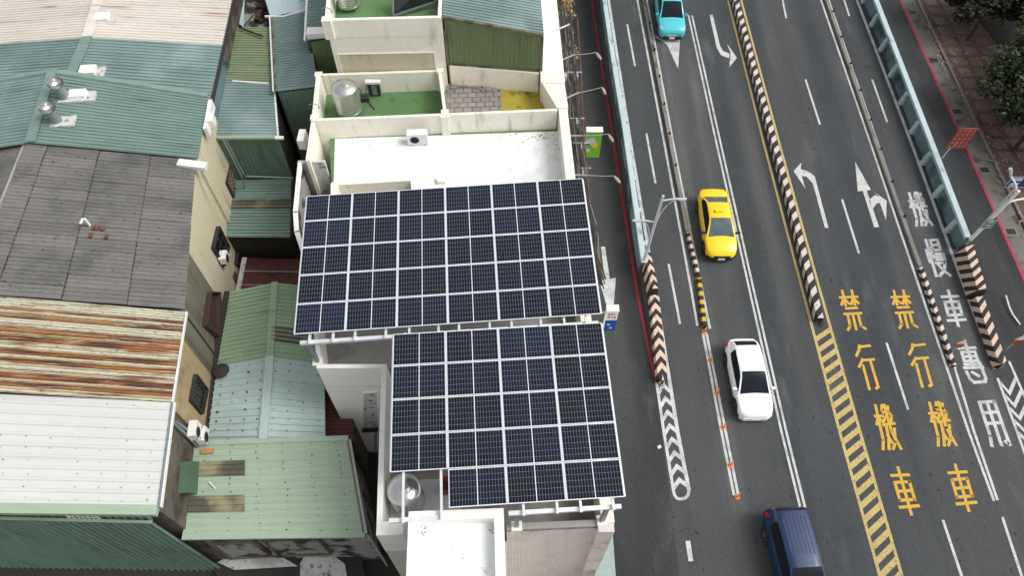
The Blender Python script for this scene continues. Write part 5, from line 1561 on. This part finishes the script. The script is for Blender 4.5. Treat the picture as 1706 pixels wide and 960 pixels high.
SEDAN = dict(k=.96, L=4.46, W=1.78, belt=.93, roof=1.45, wt=.60, axf=1.42, axr=-1.30, mir=.92,
    body=[(-1, .66, .84, .40), (-.97, .80, .95, .34), (-.88, .93, 1.0, .24), (-.6, 1, 1.0, .2), (-.2, 1, .97, .2), (.2, 1, .96, .2), (.5, 1, .96, .2), (.66, .985, .92, .2), (.82, .95, .85, .2), (.92, .86, .76, .22), (.98, .70, .66, .26), (1, .58, .60, .30)],
    cabin=[(-1.72, 0), (-1.50, .30), (-1.28, .58), (-1.05, .82), (-.86, .95), (-.55, 1), (-.1, 1), (.22, .97), (.45, .86), (.72, .58), (.98, .28), (1.22, 0)],
    front=(7, 8, 9, 10), rear=(0, 1, 2, 3), sidewin=(2, 10), bump=(.25, .5),
    lamp=dict(lo=[(.60, 2.14, .58), (.86, 1.93, .60), (.92, 1.66, .66), (.80, 1.75, .66)], hi=[(.58, 2.13, .66), (.84, 1.92, .72), (.90, 1.64, .80), (.76, 1.75, .80)]),
    tail=dict(lo=[(.62, -2.28, .72), (.93, -2.05, .72), (.95, -1.9, .78), (.6, -2.1, .8)], hi=[(.60, -2.27, .86), (.91, -2.05, .90), (.93, -1.9, .92), (.58, -2.1, .9)]))
def car_place(u, v, z):
    """road point under something seen at height z above the road"""
    d = ray(u, v)
    t = (CAMZ - GZ - z + SLOPE * Y0) / (SLOPE * d.y - d.z)
    p = V((0, 0, CAMZ)) + d * t
    if p.y < Y0: p = at(u, v, GZ + z)
    return V((p.x, p.y, road_z(p.y)))
tx = car('yellow taxi sedan with grey windscreen driving beside the double white line', 'car_yellow', car_place(1197, 364, 1.0), math.pi - .012, dict(SEDAN, glass='car_glass_grey', mirpaint='plastic_dark', grille='plastic_dark'))
p = car_place(1197, 352, 1.45)
obj('roof_sign', MB().box(V((p.x, p.y, p.z + 1.41)), .34, .14, .1, 0), M['car_yellow'], tx)
obj('roof_sign_base', MB().box(V((p.x, p.y, p.z + 1.385)), .44, .10, .035, 0), M['stripe_black'], tx)

HATCH = dict(SEDAN, k=.90, L=4.40, W=1.86, belt=.98, roof=1.58, wt=.66, axf=1.36, axr=-1.28, mir=.80, rw=.345, bumppaint='car_white', grille='car_white',
    body=[(-1, .56, .92, .42), (-.97, .74, 1.02, .36), (-.88, .90, 1.05, .28), (-.78, .97, 1.05, .24), (-.6, 1, 1.04, .22), (-.2, 1, 1.01, .22), (.2, 1, 1.0, .22), (.5, 1, 1.0, .22), (.66, .985, .97, .22), (.82, .95, .90, .22), (.92, .88, .82, .24), (.98, .74, .70, .28), (1, .60, .62, .32)],
    cabin=[(-2.08, 0), (-1.96, .26), (-1.76, .58), (-1.50, .86), (-1.28, .97), (-.9, 1), (-.3, 1), (.05, .97), (.30, .86), (.58, .58), (.86, .28), (1.10, 0)],
    rear=(1, 2), sidewin=(4, 10), taper={0: .74, 1: .80, 2: .86, 3: .92, 4: .97},
    lamp=dict(lo=[(.62, 2.06, .64), (.88, 1.84, .66), (.93, 1.56, .72), (.82, 1.66, .72)], hi=[(.60, 2.05, .72), (.86, 1.83, .78), (.91, 1.54, .86), (.78, 1.66, .86)]),
    tail=dict(lo=[(.70, -2.19, .80), (.95, -1.98, .80), (.97, -1.75, .86), (.7, -2.0, .88)], hi=[(.68, -2.18, .94), (.93, -1.98, .98), (.95, -1.75, .99), (.66, -2.0, .98)]))
car('white compact crossover with black windscreen driving below the taxi', 'car_white', car_place(1251, 624, 1.0), math.pi + .02, HATCH)
SUV = dict(HATCH, k=.94, L=4.60, W=1.88, roof=1.66, wt=.68, grille='chrome', bumppaint='plastic_dark', roofpaint='car_teal',
    body=[(-1, .76, 1.0, .45), (-.97, .88, 1.08, .38), (-.86, .96, 1.1, .28), (-.5, 1, 1.08, .24), (0, 1, 1.05, .24), (.5, 1, 1.05, .24), (.68, .99, 1.03, .24), (.84, .97, .98, .24), (.93, .92, .92, .26), (.985, .82, .80, .32), (1, .72, .70, .36)], belt=1.03,
    lamp=dict(lo=[(.62, 2.20, .80), (.90, 2.0, .80), (.95, 1.82, .84), (.84, 1.9, .86)], hi=[(.60, 2.19, .92), (.88, 2.0, .96), (.93, 1.80, .98), (.80, 1.9, .99)]), axf=1.42, axr=-1.36)
car('teal sport utility vehicle with chrome grille driving over a white arrow', 'car_teal', car_place(1117, 12, 1.0), math.pi - .02, dict(SUV, cat='car'))
VAN = dict(SUV, taper={},  L=4.75, W=1.90, roof=1.80, belt=1.08, wt=.70, grille='plastic_dark', roofpaint='car_blue', bumppaint='plastic_dark', mirpaint='plastic_dark',
    cabin=[(-2.28, 0), (-2.22, .40), (-2.14, .80), (-2.02, .96), (-1.6, 1), (-.9, 1), (-.1, 1), (.35, .97), (.62, .86), (.88, .58), (1.12, .28), (1.36, 0)], mir=1.06,
    tail=dict(lo=[(.74, -2.30, .95), (.93, -2.2, .95), (.96, -1.95, 1.0), (.7, -2.1, 1.0)], hi=[(.62, -2.27, 1.45), (.80, -2.2, 1.45), (.82, -1.95, 1.45), (.6, -2.05, 1.45)]))
vn = car('dark blue multi purpose van with red tail lights beside the double white line', 'car_blue', car_place(1331, 938, 1.0), math.pi + .06, dict(VAN, cat='van'))

# ------------------------------------------------------------------ street furniture
# orange delineator posts
p0 = V((0, 0, 0))
base_me = mesh('base', MB().lathe(p0, [(.12, 0), (.12, .02), (.05, .045)], 12), M['orange'])
post_me = mesh('post', MB().lathe(p0, [(.035, .03), (.035, .46), (.025, .5)], 10), M['orange'])
band_me = mesh('reflective_band', MB().lathe(p0, [(.038, .3), (.038, .38)], 10), M['sign_white'])
for (u, v), lab in zip(((1173, 554), (1183, 601), (1194, 656), (1205, 713), (1217, 776), (1228, 829)),
        ('touching the black and yellow kerb nose', 'second from the black and yellow kerb nose', 'third from the black and yellow kerb nose', 'fourth from the black and yellow kerb nose',
         'second from the open end of the post row', 'at the open end of the post row')):
    p = R(u, v)
    t = thing('delineator_post', 'orange flexible post ' + lab, 'traffic post', p, 'orange posts on the white lines')
    for nm, me_ in (('base', base_me), ('post', post_me), ('reflective_band', band_me)):
        o = bpy.data.objects.new(nm, me_); COL.objects.link(o); o.parent = t

# lamp posts
def above(p, v):
    """height on the upright through p that is seen on picture row v"""
    lo, hi = p.z, p.z + 14
    for _ in range(40):
        m_ = (lo + hi) / 2
        q = V((p.x, p.y, m_)) - V((0, 0, CAMZ))
        y = q.y * math.cos(PITCH) + q.z * math.sin(PITCH); zc = -q.y * math.sin(PITCH) + q.z * math.cos(PITCH)
        vv = 480 - FPX * y / -zc
        if vv > v: lo = m_
        else: hi = m_
    return m_
def arc(a, b, c, n=7):
    return [a * (1 - t) ** 2 + b * 2 * t * (1 - t) + c * t * t for t in [i / n for i in range(n + 1)]]
b0 = above_road([(1073, 434)], 1.08)[0]
lp_ = thing('street_lamp', 'short grey two armed street lamp on the flyover parapet by the taxi', 'street lamp', b0)
zt = above(b0, 326)
top = V((b0.x + .1, b0.y, zt))
obj('pole', MB().tube([b0, top], [.085, .06], 10), M['lamp_grey'], lp_, smooth=True)
obj('base_plate', MB().box(b0, .3, .3, .03), M['lamp_grey'], lp_)
for (u, v, k, sgn) in ((1144, 331, .93, 1), (1054, 367, .62, -1)):
    a = b0.lerp(top, k)
    e = at(u, v, a.z + .12)
    arm = obj('arm', MB().tube([a, a.lerp(e, .5) + V((0, 0, .06)), e], .045, 8), M['lamp_grey'], lp_)
    lo = b0.lerp(top, k - .34)
    obj('brace', MB().tube(arc(lo + V((.04 * sgn, 0, 0)), a.lerp(e, .12) - V((0, 0, .12)), a.lerp(e, .62) + V((0, 0, .0))), .028, 6), M['lamp_grey'], lp_)
    obj('lamp_head', MB().tube([a.lerp(e, .66) + V((0, 0, -.01)), a.lerp(e, .8) + V((0, 0, -.02)), e + V((0, 0, -.02))], [.05, .075, .05], 8), M['lamp_grey'], arm)
b1 = above_road([(1617, 399)], 1.05)[0]
lp2 = thing('street_lamp', 'white street lamp carrying a green nameplate above the outer road', 'street lamp', b1)
zt = above(b1, 318)
top = V((b1.x + .28, b1.y, zt))
obj('pole', MB().tube([b1, top], [.10, .075], 10), M['sign_white'], lp2, smooth=True)
for (u, v, k) in ((1740, 330, .72), (1684, 294, .86)):
    a = b1.lerp(top, k); e = at(u, v, a.z + (.3 if k < .8 else 1.2))
    arm = obj('arm', MB().tube(arc(a, a + V((.2, .1, .5)), e), .05, 8), M['sign_white'], lp2)
    obj('lamp_head', MB().tube([e, e + (e - a).normalized() * .5], [.06, .08], 8), M['lamp_grey'], arm)
def plate(name, parent, P, w, h, m, rows=0, cols=0, ink='sign_white', border=None, label=None, cat=None, th=.04, key=('che', 'yong', 'zhuan', 'xing')):
    """upright plate facing -y, P: lower left corner; rows x cols of small lettering"""
    o = obj(name, MB().column([P, P + V((w, 0, 0)), P + V((w, th, 0)), P + V((0, th, 0))], P.z, P.z + h), M[m], parent, label=label, cat=cat)
    if border:
        mb = MB(); k = .025
        for a, b_, c, d_ in ((0, w, 0, k), (0, w, h - k, h), (0, k, k, h - k), (w - k, w, k, h - k)):
            mb.poly([P + V((a, -.004, c)), P + V((b_, -.004, c)), P + V((b_, -.004, d_)), P + V((a, -.004, d_))])
        obj('border', mb, M[border], o)
    mb = MB()
    n = 0
    for r in range(rows):
        for c in range(cols):
            x0, x1 = w * (c + .18) / cols, w * (c + .82) / cols
            z1, z0 = h * (1 - (r + .16) / rows), h * (1 - (r + .84) / rows)
            C = [P + V((x, -.006, z)) for x, z in ((x0, z1), (x1, z1), (x0, z0), (x1, z0))]
            G = GLYPH[key[n % len(key)]]
            wd = min(x1 - x0, z1 - z0) * .13
            for st in G:
                pts = [C[0] + (C[1] - C[0]) * x + (C[2] - C[0]) * y for x, y in st]
                for a, b_ in zip(pts, pts[1:]):
                    d_ = (b_ - a).normalized(); s_ = V((0, -1, 0)).cross(d_) * (wd / 2)
                    mb.poly([a + s_, a - s_, b_ - s_, b_ + s_])
            n += 1
    if mb.v: obj('lettering', mb, M[ink], o)
    return o
pl = b1.lerp(top, .30)
plate('nameplate', lp2, pl + V((-.24, -.16, 0)), .50, .62, 'sign_road_green', 4, 1, border='sign_white')
# blue direction sign behind
p = at(1672, 312, 3.2)
bs = thing('direction_sign', 'dark blue direction sign with white lettering behind the lamp arms', 'road sign', V((p.x + .7, p.y + .1, GZ + .13)))
obj('pole', MB().tube([V((p.x + .7, p.y + .1, GZ + .11)), V((p.x + .7, p.y + .1, 3.9))], .05, 8), M['lamp_grey'], bs)
plate('panel', bs, p, 1.5, .75, 'sign_navy', 2, 2, border='sign_white')
# red notice board on the parapet
fb = above_road([(1569, 264)], 1.08)[0]
rs = thing('notice_board', 'red notice board with white lettering on a post at the ribbed parapet', 'sign', fb)
p = V((fb.x - .08, fb.y + .12, above(fb, 250)))
obj('post', MB().tube([fb, V((fb.x + .1, fb.y + .06, p.z)), V((fb.x + .35, fb.y + .14, p.z + .4))], .03, 6), M['lamp_grey'], rs)
plate('panel', rs, p, 1.02, 1.5, 'sign_red', 5, 4, ink='sign_pink')
# triangular warning signs with striped boards
def warn(label, u, v, dz):
    p = R(u, v, 0) + V((0, 0, dz))
    t = thing('warning_sign', label, 'road sign', p)
    obj('post', MB().tube([p, p + V((0, 0, 1.35))], .022, 6), M['lamp_grey'], t)
    o = obj('striped_board', MB().box(p + V((0, -.05, .62)), .30, .03, .36), M['orange'], t)
    mb = MB()
    for k in range(4):
        x0 = -.15 + k * .085
        mb.poly([p + V((x, -.068, z)) for x, z in ((x0, .62), (x0 + .04, .62), (min(.15, x0 + .1), .98), (min(.15, x0 + .06), .98))])
    obj('stripe', mb, M['stripe_black'], o)
    tri = lambda s, y, z: [p + V((x * s, y, z + 1.14 + zz * s)) for x, zz in ((-.24, -.14), (.24, -.14), (0, .27))]
    o = obj('triangle', MB().prism(tri(1, -.03, 0), tri(1, -.05, 0)), M['sign_white'], t)
    obj('red_border', MB().prism(tri(1.12, -.022, 0), tri(1.12, -.03, 0)), M['sign_red'], o)
warn('triangular warning sign at the kerb nose beside the white lettering', 1584, 588, .0)
warn('triangular warning sign on the chevron nose beside the outer road', 1668, 590, .5)

# bracket lamps reaching out from the house fronts over the side road
def bracket_lamp(label, a, b, c, h, za, zb):
    A, B_ = at(*a, za), at(*b, zb)
    t = thing('bracket_lamp', label, 'street lamp', A, 'lamps bracketed to the house fronts')
    obj('bracket', MB().tube([A, B_], .035, 8), M['plastic_grey'], t)
    C_ = at(*c, zb + .05)
    obj('arm', MB().tube(arc(B_, B_.lerp(C_, .5) - V((0, 0, .05)), C_), .016, 6), M['plastic_grey'], t)
    H_ = at(*h, zb - .1)
    d_ = (H_ - C_)
    obj('lamp_head', MB().tube([C_, C_ + d_ * .35, C_ + d_, C_ + d_ * 1.5], [.025, .055, .075, .03], 8), M['plastic_grey'], t)
bracket_lamp('bracket lamp fixed to the parapet beside the green annexe', (917, 108), (956, 91), (993, 87), (999, 95), 6.5, 6.6)
bracket_lamp('bracket lamp fixed to the parapet beside the yellow floor', (924, 172), (964, 154), (1003, 145), (1007, 153), 6.5, 6.6)
bracket_lamp('bracket lamp over the green picture sign', (944, 226), (970, 226), (1013, 223), (1019, 232), 6.2, 6.3)
bracket_lamp('bracket lamp beside the upper solar array corner', (952, 291), (978, 292), (1023, 293), (1030, 301), 6.0, 6.1)
wb_ = at(912, 56, 6.62)
obj('wall_bracket', MB().tube([wb_, at(949, 40, 6.8)], .045, 8), M['lamp_grey'], label='bare steel bracket arm on the white parapet behind the annexe', cat='bracket')

# telephone cables hung along the house fronts
cb = thing('cable_bundle', 'bundle of sagging telephone cables hung along the house fronts', 'cables', at(950, 290, 4.4))
for k in range(30):
    off = random.uniform(0, 24)
    zz = random.uniform(4.6, 5.7)
    pts = []
    nodes = [(940, 20), (948, 100), (953, 160), (958, 220), (965, 285), (980, 380), (992, 470)]
    for i, (u, v) in enumerate(nodes):
        b_ = at(u - 8 + off * (.75 + .05 * i), v, 5.2) ; b_.z = zz + random.uniform(-.1, .1)
        pts.append(b_)
        if i < len(nodes) - 1:
            u2, v2 = nodes[i + 1]
            c_ = at((u + u2) / 2 - 8 + off * .8 + random.uniform(-3, 3), (v + v2) / 2, 5.2); c_.z = zz - random.uniform(.08, .25)
            pts.append(c_)
    obj('cable', MB().tube(pts, random.choice((.016, .022, .03, .04)), 5), M[random.choice(('cable_black', 'cable_grey', 'cable_black', 'dark_iron'))], cb)
obj('conduit', MB().tube([at(u, v, 4.3) for u, v in ((962, 30), (968, 120), (972, 210), (980, 300), (990, 370), (1002, 440))], .03, 6), M['rust_pipe'], cb)
for (u, v) in ((944, 197), (950, 238), (953, 280), (941, 120)):
    a = at(u, v, 5.3)
    obj('bracket', MB().tube([a, a + V((.85, .0, .0))], .03, 6), M['lamp_grey'], cb)
    obj('junction_box', MB().box(a + V((.55, -.25, -.2)), .22, .3, .24), M['plastic_grey'], cb)

# projecting shop signs
p = at(973, 262, 1.9)
sg = thing('shop_sign', 'green projecting sign with a lilac and yellow picture above the side road', 'shop sign', at(968, 262, 1.9))
ztop = above(p, 220)
pn = obj('panel', MB().column([p, p + V((.78, 0, 0)), p + V((.78, .3, 0)), p + V((0, .3, 0))], p.z, ztop), M['sign_green'], sg)
obj('top_cap', MB().box(V((p.x + .39, p.y + .16, ztop)), .84, .36, .04), M['sign_white'], sg)
hh = ztop - p.z
obj('picture', MB().lathe(p + V((.26, -.012, hh * .64)), [(.24, 0), (.24, .01)], 20, axis=(0, 1, 0)), M['sign_lilac'], pn)
obj('picture', MB().lathe(p + V((.46, -.018, hh * .50)), [(.17, 0), (.17, .006)], 16, axis=(0, 1, 0)), M['sign_yellow'], pn)
obj('picture', MB().lathe(p + V((.14, -.018, hh * .30)), [(.13, 0), (.13, .006)], 16, axis=(0, 1, 0)), M['sign_lilac'], pn)
obj('picture', MB().lathe(p + V((.12, -.024, hh * .54)), [(.06, 0), (.06, .006)], 12, axis=(0, 1, 0)), M['sign_navy'], pn)
obj('bracket', MB().tube([p + V((-1.0, .15, hh * .8)), p + V((0, .15, hh * .8))], .03, 6), M['lamp_grey'], sg)
p = at(1005, 551, 1.2)
sg = thing('shop_sign', 'blue and white projecting sign with red lettering beside the solar arrays', 'shop sign', at(1001, 551, 1.2))
ztop = above(p, 519)
hh = ztop - p.z
pn = obj('panel', MB().column([p, p + V((.5, 0, 0)), p + V((.5, .3, 0)), p + V((0, .3, 0))], p.z, ztop), M['sign_white'], sg)
obj('top_cap', MB().box(V((p.x + .25, p.y + .15, ztop)), .54, .34, .04), M['sign_white'], sg)
obj('blue_field', MB().poly([p + V((0, -.006, 0)), p + V((.5, -.006, 0)), p + V((.5, -.006, hh * .55)), p + V((0, -.006, hh * .55))]), M['sign_blue'], pn)
mb = MB()
for r in range(2):
    for c in range(3):
        C0 = p + V((.07 + c * .13, -.008, hh * (.9 - r * .15))); w_ = .1; h_ = hh * .1
        for st in GLYPH[('che', 'yong', 'xing')[(r + c) % 3]]:
            pts = [C0 + V((x * w_, 0, -y * h_)) for x, y in st]
            for a, b_ in zip(pts, pts[1:]):
                d_ = (b_ - a).normalized(); s_ = V((0, -1, 0)).cross(d_) * .008
                mb.poly([a + s_, a - s_, b_ - s_, b_ + s_])
obj('lettering', mb, M['sign_red'], pn)
for x, z_ in ((.17, .33), (.3, .16)):
    obj('emblem', MB().lathe(p + V((x, -.014, hh * z_)), [(.08, 0), (.08, .004)], 14, axis=(0, 1, 0)), M['sign_lilac'], pn)
obj('bracket', MB().tube([p + V((-.9, .15, hh * .8)), p + V((0, .15, hh * .8))], .03, 6), M['lamp_grey'], sg)

# shopfront awning at the foot of the facade, lower right
aw = [at(1004, 893, 1.2), at(1021, 893, 1.2), at(1028, 990, 1.2), at(985, 990, 1.2)]
obj('awning', MB().prism([x - V((0, 0, .12)) for x in aw][::-1], aw[::-1]), M['awning_grey'], label='pale mint awning over the shopfront at the side road', cat='awning')
obj('litter', MB().box(at(1098, 746, GZ + .01), .16, .12, .1, .5), M['sign_white'], label='small crumpled white litter on the road beside the painted island', cat='litter')

# ------------------------------------------------------------------ trees and plants
def tree_obj(label, base, h, crown, leaves, mats, lean=V((0, 0, 0)), size=.22, name='tree'):
    """crown: list of (centre offset, radii)"""
    t = thing(name, label, 'tree' if name == 'tree' else 'shrub', base)
    mb = MB()
    topp = base + V((0, 0, h * .55)) + lean * .5
    mb.tube([base, base.lerp(topp, .5) + V((.05, .03, 0)), topp], [.14, .11, .08], 8)
    for c, r in crown:
        e = base + c
        mb.tube([topp - V((0, 0, .3)), topp.lerp(e, .55) + V((random.uniform(-.2, .2), random.uniform(-.2, .2), .1)), e], [.06, .04, .015], 6)
        for k in range(5):
            d_ = V((random.gauss(0, 1), random.gauss(0, 1), random.gauss(.3, .6))).normalized()
            mb.tube([topp.lerp(e, .7), e + V((d_.x * r[0], d_.y * r[1], d_.z * r[2])) * .8], [.025, .006], 4)
    obj('trunk', mb, M['bark'], t)
    mb = MB()
    for c, r in crown:
        cl = [V((random.gauss(0, .5), random.gauss(0, .5), random.gauss(0, .45))) for _ in range(16)]
        for k in range(leaves // len(crown)):
            q_ = random.choice(cl) + V((random.gauss(0, .18), random.gauss(0, .18), random.gauss(0, .16)))
            p_ = base + c + V((q_.x * r[0], q_.y * r[1], q_.z * r[2]))
            if p_.z < base.z + .3: continue
            d_ = V((random.gauss(0, 1), random.gauss(0, 1), random.gauss(0, .5))).normalized()
            u_ = V((random.gauss(0, .6), random.gauss(0, .6), 1)).normalized()
            s_ = d_.cross(u_).normalized()
            l_ = size * random.uniform(.6, 1.3)
            mb.poly([p_, p_ + d_ * l_ * .5 + s_ * l_ * .28, p_ + d_ * l_, p_ + d_ * l_ * .5 - s_ * l_ * .28], random.choice((0, 0, 1)))
    obj('crown', mb, [M[x] for x in mats], t)
    return t
gb = GZ + .15
def tb(u, v): return at(u, v, gb)
tree_obj('bushy dark tree leaning over the brick pavement corner', tb(1612, 66), 3.6, [(V((.5, .9, 2.2)), (2.0, 1.8, 1.3)), (V((1.9, 2.2, 2.8)), (2.2, 2.0, 1.4)), (V((-.3, 2.8, 2.6)), (1.7, 1.7, 1.2)), (V((3.6, 1.4, 3.0)), (1.8, 1.6, 1.3))], 13000, ('leaf_brown', 'leaf_dark'), size=.32)
tree_obj('green leafy tree standing in the planting bed', tb(1672, 108), 4.6, [(V((1.0, -.2, 2.8)), (1.7, 1.6, 1.3)), (V((2.6, 1.0, 3.4)), (2.1, 2.0, 1.5)), (V((1.6, 3.4, 3.4)), (1.9, 1.9, 1.3)), (V((3.6, 4.2, 3.8)), (2.2, 2.2, 1.4))], 11000, ('leaf_mid', 'leaf_dark'), size=.32)
tree_obj('broad dark green tree shading the pavement beside the blue sign', tb(1688, 250), 4.2, [(V((.7, .9, 2.6)), (1.9, 2.0, 1.4)), (V((.3, 3.4, 2.8)), (2.0, 2.0, 1.4)), (V((2.4, 2.4, 3.4)), (2.3, 2.3, 1.6)), (V((1.8, -1.8, 2.6)), (1.8, 1.9, 1.3)), (V((2.4, 5.4, 3.2)), (2.0, 2.0, 1.4))], 17000, ('leaf_dark', 'leaf_mid'), size=.32)
tree_obj('low brown leaved shrub at the edge of the brick pavement', tb(1672, 205), 1.2, [(V((.3, .2, .7)), (.9, .9, .5))], 900, ('leaf_brown', 'leaf_dry'), size=.2, name='shrub')
# potted climber behind the far parapet, seen against the side road
pt = tb(938, 60)
tree_obj('dry leaved climber growing on the house front behind the cables', V((at(936, 30, 3.0).x, at(936, 30, 3.0).y, GZ)), 4.5, [(V((.2, 0, 4.2)), (.5, 1.0, .6)), (V((.25, 2.0, 4.4)), (.5, .9, .6)), (V((.3, -2.2, 3.8)), (.4, .9, .5))], 900, ('leaf_dry', 'leaf_mid'), size=.22, name='climber')
# fallen leaves and weeds
mb = MB()
for k in range(420):
    y = random.uniform(20, 46)
    x = gx(gr, y) + abs(random.gauss(0, 2.2)) - .4
    p_ = V((x, y, GZ + (.128 if x > gx(gr, y) + .2 else .135)))
    a = random.uniform(0, 6.28); l_ = random.uniform(.05, .13)
    mb.poly([p_ + V((math.cos(a + k_) * l_ * s_, math.sin(a + k_) * l_ * s_, .004 * k_)) for k_, s_ in ((0, 1), (1.57, .5), (3.14, 1), (4.71, .5))])
obj('fallen_leaves', mb, M['leaf_dry'], label='dry fallen leaves scattered over the brick pavement', cat='leaves', kind='stuff')
mb = MB()
for (u, v, n_) in ((1419, 120, 50), (1366, 540, 40), (1173, 549, 24), (1660, 612, 30), (1103, 644, 20)):
    c = R(u, v, 0)
    for k in range(n_):
        p_ = c + V((random.gauss(0, .09), random.gauss(0, .22 if u == 1419 else .10), 0))
        d_ = V((random.gauss(0, .5), random.gauss(0, .5), 1)).normalized() * random.uniform(.06, .16)
        s_ = V((d_.y, -d_.x, 0)).normalized() * .02
        mb.poly([p_ - s_, p_ + s_, p_ + d_])
obj('weeds', mb, M['leaf_mid'], label='small green weeds sprouting at the kerb ends', cat='weeds', kind='stuff')

def specks(parent, centre, n, sx, sy, m, r=(.01, .05), rot=0.0):
    mb = MB()
    for k in range(n):
        x, y = random.gauss(0, sx), random.gauss(0, sy)
        p_ = centre + V((x, y, 0))
        rr = random.uniform(*r); a0 = random.uniform(0, 6.28)
        mb.poly([p_ + V((math.cos(a0 + q_ * 1.2566) * rr * random.uniform(.5, 1.2), math.sin(a0 + q_ * 1.2566) * rr * random.uniform(.4, .9), .0002 * k)) for q_ in range(5)])
    return obj('mould_specks', mb, M[m], parent, kind='stuff')
for (u, v, n_, sx, sy) in ((905, 229, 44, .55, .14), (925, 245, 28, .08, .45), (580, 236, 18, .12, .1), (615, 242, 8, .1, .1), (850, 225, 16, .5, .08)):
    specks(main, at(u, v, ZW + .026), n_, sx, sy, 'plastic_grey' if n_ < 40 else 'brown_wall')
for (u, v, n_, sx, sy) in ((706, 884, 46, .10, .13), (818, 884, 20, .05, .10), (760, 930, 10, .5, .3)):
    specks(main, at(u, v, 7.41), n_, sx, sy, 'dark_iron', (.008, .03))
def flecks(pxs, n, sp, r):
    mb = MB()
    for k in range(n):
        i = random.randrange(len(pxs) - 1)
        t_ = random.random()
        u = pxs[i][0] + (pxs[i + 1][0] - pxs[i][0]) * t_ + random.gauss(0, sp)
        v = pxs[i][1] + (pxs[i + 1][1] - pxs[i][1]) * t_
        p_ = R(u, v, .001)
        l_, w_ = random.uniform(r * .6, r * 2.2), random.uniform(r * .25, r * .6)
        a = random.gauss(1.57, .5)
        d_, s_ = V((math.cos(a), math.sin(a), 0)) * l_, V((-math.sin(a), math.cos(a), 0)) * w_
        mb.poly([p_ - d_, p_ + s_ * .8, p_ + d_, p_ - s_])
    obj('asphalt_flecks', mb, M['plastic_dark'], road, kind='stuff')
flecks([(1345, 730), (1362, 820), (1385, 880), (1402, 900), (1420, 960)], 170, 7, .045)
flecks([(1245, 320), (1300, 560), (1330, 700)], 80, 14, .03)
flecks([(1490, 880), (1500, 905), (1540, 900)], 50, 5, .03)
for px in ([(1655, 845), (1663, 858), (1672, 868), (1680, 880)], [(1516, 905), (1524, 896), (1540, 890), (1556, 880)], [(1602, 730), (1610, 748), (1606, 765)]):
    obj('road_crack', strip([R(u, v, .0015) for u, v in resample(px, 4)], .022), M['plastic_dark'], road)

for k in range(-3, 4):
    P_ = V(vn.location); Mx = Matrix.Translation(P_) @ Matrix.Rotation(math.pi + .06, 4, 'Z') @ Matrix.Scale(.94, 4)
    mb = MB(); bar(mb, V((k * .16, -1.75, 1.832 - abs(k) * .004)), V((k * .16, -.15, 1.832 - abs(k) * .004)), .05, .02)
    obj('roof_rib', mb.tf(Mx), M['car_blue'], vn)
